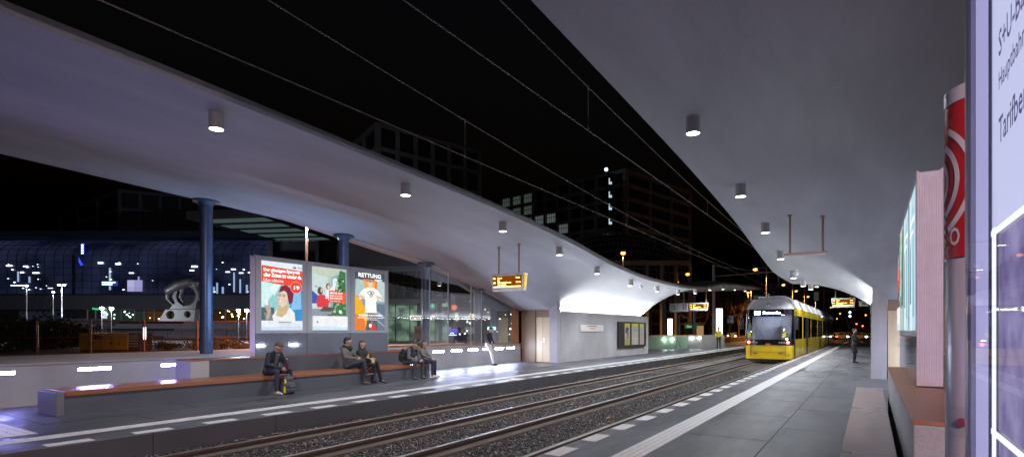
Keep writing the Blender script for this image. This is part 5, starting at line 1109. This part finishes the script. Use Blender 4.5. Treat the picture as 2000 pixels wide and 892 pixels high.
# ------------------------------------------------------------------ shops seen through the glass screen
Dp = 58; kp = Dp / F; t = camthing('shop_building', 'dark shop building with green lit ground floor seen through the glass screen', 'shop building', 800, 640, Dp)
X_ = lambda px: (px - 800) * kp; Zp = lambda py: EYE + (HY - py) * kp
b = MB(); b.box(X_(520), X_(868), .3, 8, Zp(592), Zp(470)); b.box(X_(868), X_(1030), 5, 9, -.4, Zp(470)); b.box(X_(1010), X_(1090), 3, 9, -.4, Zp(500)); b.build('wall', surf('shop_dark', (.035, .035, .04), .4), t)
b = MB(); b.box(X_(520), X_(870), -.4, .5, Zp(592), Zp(584)); b.box(X_(520), X_(870), -.2, .3, Zp(528), Zp(520)); b.build('floor_slab', surf('shop_slab', (.20, .20, .20), .6), t)
for px in (530, 620, 690, 818, 860): b = MB(); b.box(X_(px) - .18, X_(px) + .18, -.1, .4, -.4, Zp(470)); b.build('pillar', surf('shop_dark', (.035, .035, .04), .4), t)
for px in range(535, 866, 18): 
    b = MB(); b.box(X_(px), X_(px + 15), .22, .3, Zp(582), Zp(555)); b.build('window', bwin, t)
    b = MB(); b.box(X_(px), X_(px + 15), .22, .3, Zp(550), Zp(530)); b.build('window', bwin, t)
def shopglow(): 
    m, nt, out = nodes_of('shop_green'); L = nt.links.new
    tc = N(nt, 'ShaderNodeTexCoord'); no = N(nt, 'ShaderNodeTexNoise'); no.inputs['Scale'].default_value = .9; no.inputs['Detail'].default_value = 6; L(tc.outputs['Object'], no.inputs[0])
    rp = N(nt, 'ShaderNodeValToRGB'); rp.color_ramp.elements[0].position = .4; rp.color_ramp.elements[1].position = .66; rp.color_ramp.elements[0].color = (.02, .045, .03, 1); rp.color_ramp.elements[1].color = (.22, .36, .22, 1)
    e = N(nt, 'ShaderNodeEmission'); L(no.outputs[0], rp.inputs[0]); L(rp.outputs[0], e.inputs[0]); e.inputs[1].default_value = .9; L(e.outputs[0], out.inputs[0]); return m
sg_ = shopglow(); b = MB(); b.box(X_(520), X_(866), 3.5, 3.6, -.4, Zp(593)); b.build('lit_interior', sg_, t)
b = MB()
for px in (540, 575, 650, 720, 772, 800, 830, 850): b.box(X_(px) - .05, X_(px) + .05, .1, .2, -.4, Zp(592))
b.box(X_(520), X_(866), .1, .2, Zp(626), Zp(625)); b.build('shop_frame', black, t)
b = MB(); b.box(X_(803), X_(850), -.75, -.6, Zp(625), Zp(616)); s = b.build('sign_box', glow('sign_warm_white', (1, .93, .8), 1.0), t); letters('APOTHEKE', (X_(804.5), -.76, Zp(623.5)), (1, 0, 0), (0, 0, 1), 44 * kp, 6.3 * kp, surf('sign_brown', (.25, .1, .05), .5), s, 'lettering', .03)
b = MB(); b.box(X_(838), X_(880), .4, 4.9, Zp(622), Zp(573)); b.build('pale_canopy', surf('shop_pale', (.34, .34, .33), .6), t)
for px0, px1, y0, y1, c, s in ((857, 874, 590, 598, (.6, .85, .6), .7), (838, 850, 591, 602, (.2, .6, .45), .5), (880, 886, 608, 625, (.9, .85, .6), .9), (908, 925, 612, 622, (.9, .7, .35), .8), (911, 922, 610, 613, (1, .6, .15), 1.6), (898, 912, 615, 622, (.4, .6, .9), .8), (858, 880, 638, 650, (.35, .5, .55), .55), (900, 922, 638, 652, (.3, .42, .45), .4), (948, 966, 637, 644, (.4, .8, 1), 2.2), (925, 940, 570, 585, (.1, .16, .16), .5)):
    b = MB(); b.box(X_(px0), X_(px1), .28 if px1 < 881 else 4.8, .38 if px1 < 881 else 4.95, Zp(y1), Zp(y0)); b.build('lit_window', glow('lit_%d_%d' % (px0, y0), c, s), t)
b = MB(); b.box(X_(843), X_(845), .2, .27, Zp(600), Zp(593)); b.box(X_(840.5), X_(847.5), .2, .27, Zp(597.5), Zp(595.5)); b.build('pharmacy_cross', glow('cross_green', (.2, .9, .6), 1.2), t)
random.seed(5)
for k in range(26):
    px, py = random.uniform(860, 1005), random.uniform(600, 656); b = MB(); b.ball((X_(px), 4.6, Zp(py)), random.uniform(.05, .12), 5); b.build('shop_lamp', glow('pale_dot', (.85, .95, .95), 4), t)
t = camthing('round_sign', 'round orange-red lit sign on a post behind the glass screen', 'sign', 887, 600, 50); k5 = 50 / F; z = bg(0, 600, 50).z
b = MB(); b.tube((0, 0, -.4), (0, 0, z), .05, n=8); b.build('post', darkmetal, t); b = MB(); b.tube((0, -.1, z), (0, .1, z), 5.5 * k5, n=20); f = b.build('disc', glow('sign_orange', (1, .16, .04), 1.1), t); letters('U', (-.08, -.101, z - .12), (1, 0, 0), (0, 0, 1), .16, .24, glow('sign_warm_white', (1, .93, .8), 1.0), f)
t = camthing('purple_sign', 'purple lit sign with a white curved line behind the glass screen', 'sign', 887, 648, 46); z0, z1 = bg(0, 655, 46).z, bg(0, 641, 46).z; kq = 46 / F
b = MB(); b.box(-8 * kq, 6 * kq, -.06, .06, z0, z1); f = b.build('panel', glow('sign_purple', (.12, .06, .9), .9), t); b = MB(); b.path([(-7 * kq, -.07, z0 + .05), (5 * kq, -.07, z0 + .05)], .03); b.path([(-4 * kq + 3.2 * kq * math.cos(R(a_)), -.07, z0 + .1 + 3.5 * kq * math.sin(R(a_))) for a_ in range(0, 181, 20)], .025); b.build('white_curve', glow('hall_lamp', (.65, .82, 1), 3.2), f); b = MB(); b.tube((0, 0, -.4), (0, 0, z0), .05, n=8); b.build('post', darkmetal, t)
t = camthing('poster_board', 'orange poster board with a big letter M behind the glass screen', 'poster board', 818, 650, 40); k4 = 40 / F; z0, z1 = bg(0, 662, 40).z, bg(0, 636, 40).z
b = MB(); b.box(-9 * k4, 8 * k4, -.06, .06, z0, z1); f = b.build('board', surf('board_orange', (.52, .25, .11), .5), t); letters('M', (-7 * k4, -.062, z0 + .35), (1, 0, 0), (0, 0, 1), .4, .42, surf('sign_red', (.45, .06, .03), .5), f, 'lettering', .04); b = MB(); b.tube((-8 * k4, 0, .2), (-8 * k4, 0, z0), .04, n=8); b.tube((7 * k4, 0, .2), (7 * k4, 0, z0), .04, n=8); b.build('leg', darkmetal, t)
# ================================================================== FAR RIGHT: STREET
carm = [surf('car_dark', (.03, .03, .035), .2, coat=.6), surf('car_silver', (.35, .35, .36), .25, .4), surf('car_red', (.25, .03, .03), .2, coat=.6)]
car0 = None
cars = [(1630, 128, 0, 'dark parked car showing red tail lights just right of the tram tail'), (1652, 140, 1, 'silver car with bright headlights behind the coated person'), (1672, 118, 2, 'dark red car with tail lights at the far crossing'), (1690, 135, 0, 'dark car with red tail lights beside the right service building'), (1612, 150, 1, 'silver car with bright headlights behind the tram tail'), (1300, 95, 0, 'dark car behind the green stairway parapet'), (1430, 110, 1, 'silver car left of the tram under the bare trees')] + [(1618 + 12 * k, 104 + 4 * (k % 3), (0, 1, 2, 1, 0, 2, 1)[k], 'car in the queue crossing the far street, %s from the tram tail' % ORD[k]) for k in range(7)]
for i, (px, d, kind, lb) in enumerate(cars):
    p = bg(px, 650, d); t = thing('car', lb, 'car', (p.x, p.y, -.42), TH + random.uniform(-.5, .5), 'cars on the far street')
    b = MB(); pr = [(-2.1, .3), (-2.1, .75), (-1.9, .92), (-1.1, .98), (-.6, 1.42), (.9, 1.45), (1.6, 1.0), (2.1, .92), (2.15, .35)]; b.prism([(y, x_, z) if 0 else (-.85, x_, z) for x_, z in pr], (1.7, 0, 0)); b.build('body', carm[kind], t, bevel=.06)
    b = MB(); b.prism([(-.86, -.95, 1.0), (-.86, -.58, 1.36), (-.86, .85, 1.38), (-.86, 1.35, 1.02)], (1.72, 0, 0)); b.build('window', bwin, t)
    for x_ in (-.8, .8):
        for y_ in (-1.3, 1.35): b = MB(); b.tube((x_ - .1, y_, .32), (x_ + .1, y_, .32), .32, n=16); b.build('wheel', black, t)
        b = MB(); b.box(x_ * .8 - .16, x_ * .8 + .16, -2.13, -2.08, .62, .78); b.build('tail_light' if kind != 1 else 'headlight', redl if kind != 1 else glow('head_white', (1, .95, .9), 40), t)
t = camthing('traffic_light', 'signal post with blue-white lamps above the coated person', 'signal', 1659, 640, 66); kt = 66 / F; b = MB(); b.tube((0, 0, -.4), (0, 0, bg(0, 608, 66).z), .07, n=8); b.build('post', darkmetal, t); z = bg(0, 622, 66).z
b = MB(); b.box(-.25, .25, -.1, .1, z - .6, z + 1.1); f = b.build('signal_head', black, t)
for dz in (.3, .75): b = MB(); b.tube((0, -.12, z + dz), (0, -.1, z + dz), .12, n=12); b.build('signal_lamp', glow('signal_blue', (.6, .8, 1), 9), f)
random.seed(9)
for i, (px, py, d, c) in enumerate(((1672, 632, 150, redl), (1684, 636, 140, redl), (1640, 612, 170, sodium), (1655, 598, 190, sodium), (1622, 600, 180, sodium), (1690, 615, 150, sodium), (1634, 622, 200, sodium))):
    p = bg(px, py, d); t = thing('far_lamp', 'tiny distant lamp on a thin mast beyond the far display, %s from the left' % ORD[i] if c is sodium else 'tiny distant red signal lamp near the right service building, %s' % ('left of two' if i == 0 else 'right of two'), 'lamp', (p.x, p.y, -.4), TH, 'distant lamps')
    b = MB(); b.tube((0, 0, 0), (0, 0, p.z + .4), .07, n=6); b.build('mast', galv, t); b = MB(); b.ball((0, -.2, p.z + .4), .22 if c is sodium else .18, 6); b.build('lamp_glass', c, t)
def bare_tree(label, px, d, h, seed):
    p = bg(px, 655, d); t = thing('bare_tree', label, 'tree', (p.x, p.y, -.42), 0, 'bare trees'); rg = random.Random(seed); tr, cr = MB(), MB()
    def grow(p_, v, L_, r, k):
        q = p_ + v * L_; (tr if k < 2 else cr).tube(p_, q, r, r * .7, n=5, caps=False)
        if k < 5:
            for _ in range(3): grow(q, (v + Vector((rg.gauss(0, .5), rg.gauss(0, .5), rg.gauss(.12, .3)))).normalized(), L_ * rg.uniform(.62, .85), r * .6, k + 1)
    grow(Vector((0, 0, 0)), Vector((0, 0, 1)), h * .28, .16, 0); tr.build('trunk', bark, t); cr.build('crown', surf('twigs', (.12, .07, .055), .9, var=.25), t)
for i, (px, d, h) in enumerate(((1345, 82, 7.5), (1372, 96, 9), (1385, 88, 7), (1425, 84, 8), (1443, 100, 9), (1320, 90, 7))):
    bare_tree('bare winter tree left of the tram, %s from the left' % ORD[(1, 2, 3, 4, 5, 0)[i]], px, d, h, 20 + i)
t = camthing('street_sign', 'green lit shop front sign behind the parapet posts', 'sign', 1350, 640, 70); k7 = 70 / F; zc = bg(0, 637, 70).z
b = MB(); b.box(-12 * k7, 12 * k7, 0, .2, zc - .25, zc + .22); f = b.build('sign_box', glow('sign_green', (.03, .22, .06), .5), t); letters('Blumen', (-8 * k7, -.005, zc - .12), (1, 0, 0), (0, 0, 1), 16 * k7, .24, glow('pale_green_text', (.7, 1, .7), .9), f); b = MB(); b.box(-13 * k7, 28 * k7, .2, 3, zc + .22, zc + .5); b.build('kiosk_roof', surf('kiosk_yellow', (.55, .36, .12), .6), t); b = MB(); b.box(-12 * k7, 12 * k7, .3, 3, -.4, zc - .25); b.build('kiosk_wall', surf('kiosk_dark', (.08, .07, .06), .6), t)
b = MB(); b.box(12 * k7, 27 * k7, .5, .6, -.2, zc + .1); b.build('kiosk_light', glow('kiosk_warm', (1., .6, .25), .35), t)
# far building line behind the street
for i, (px0, px1, d, h, lb) in enumerate(((1380, 1520, 190, 17, 'far low dark building behind the tram'), (1530, 1640, 230, 22, 'far dark building behind the row of street lamps'), (1640, 1780, 210, 15, 'far dark building behind the right display'))):
    A, B, C = bg(px0, 640, d + 10), bg(px0 + 4, 640, d), bg(px1, 640, d)
    office(lb, bg(px0 - 2, 640, d + 14), B, C, h, 5, (2, 8), {(1, 1, 2 + i): 2, (1, 3, 5 - i): 1}, surf('far_frame', (.30, .17, .14), .7), 'far street buildings')
# ================================================================== WORLD, CAMERA
w = bpy.data.worlds.new('World'); S.world = w; w.use_nodes = True; nt = w.node_tree; nt.nodes.clear()
o = N(nt, 'ShaderNodeOutputWorld'); g = N(nt, 'ShaderNodeBackground'); sk = N(nt, 'ShaderNodeTexSky'); sk.sky_type = 'NISHITA'; sk.sun_disc = False
sk.sun_elevation = R(-4.5); sk.sun_rotation = R(120); g.inputs[1].default_value = .25
nt.links.new(sk.outputs[0], g.inputs[0]); nt.links.new(g.outputs[0], o.inputs[0])
cam = bpy.data.cameras.new('camera'); co = bpy.data.objects.new('camera', cam); COL.objects.link(co)
co.location = (0, 0, EYE); co.rotation_euler = (R(90), 0, TH); cam.sensor_fit = 'HORIZONTAL'; cam.sensor_width = 36; cam.lens = 36 * F / 2000; cam.shift_y = (HY - 446) / 2000; cam.clip_start = .05; cam.clip_end = 3000
S.camera = co
S.view_settings.view_transform = 'Standard'; S.view_settings.look = 'None'; S.view_settings.exposure = 0; S.view_settings.gamma = 1
S.cycles.max_bounces = 8; S.cycles.diffuse_bounces = 4; S.cycles.glossy_bounces = 4; S.cycles.transparent_max_bounces = 12; S.cycles.sample_clamp_indirect = 6
S.cycles.use_denoising = True
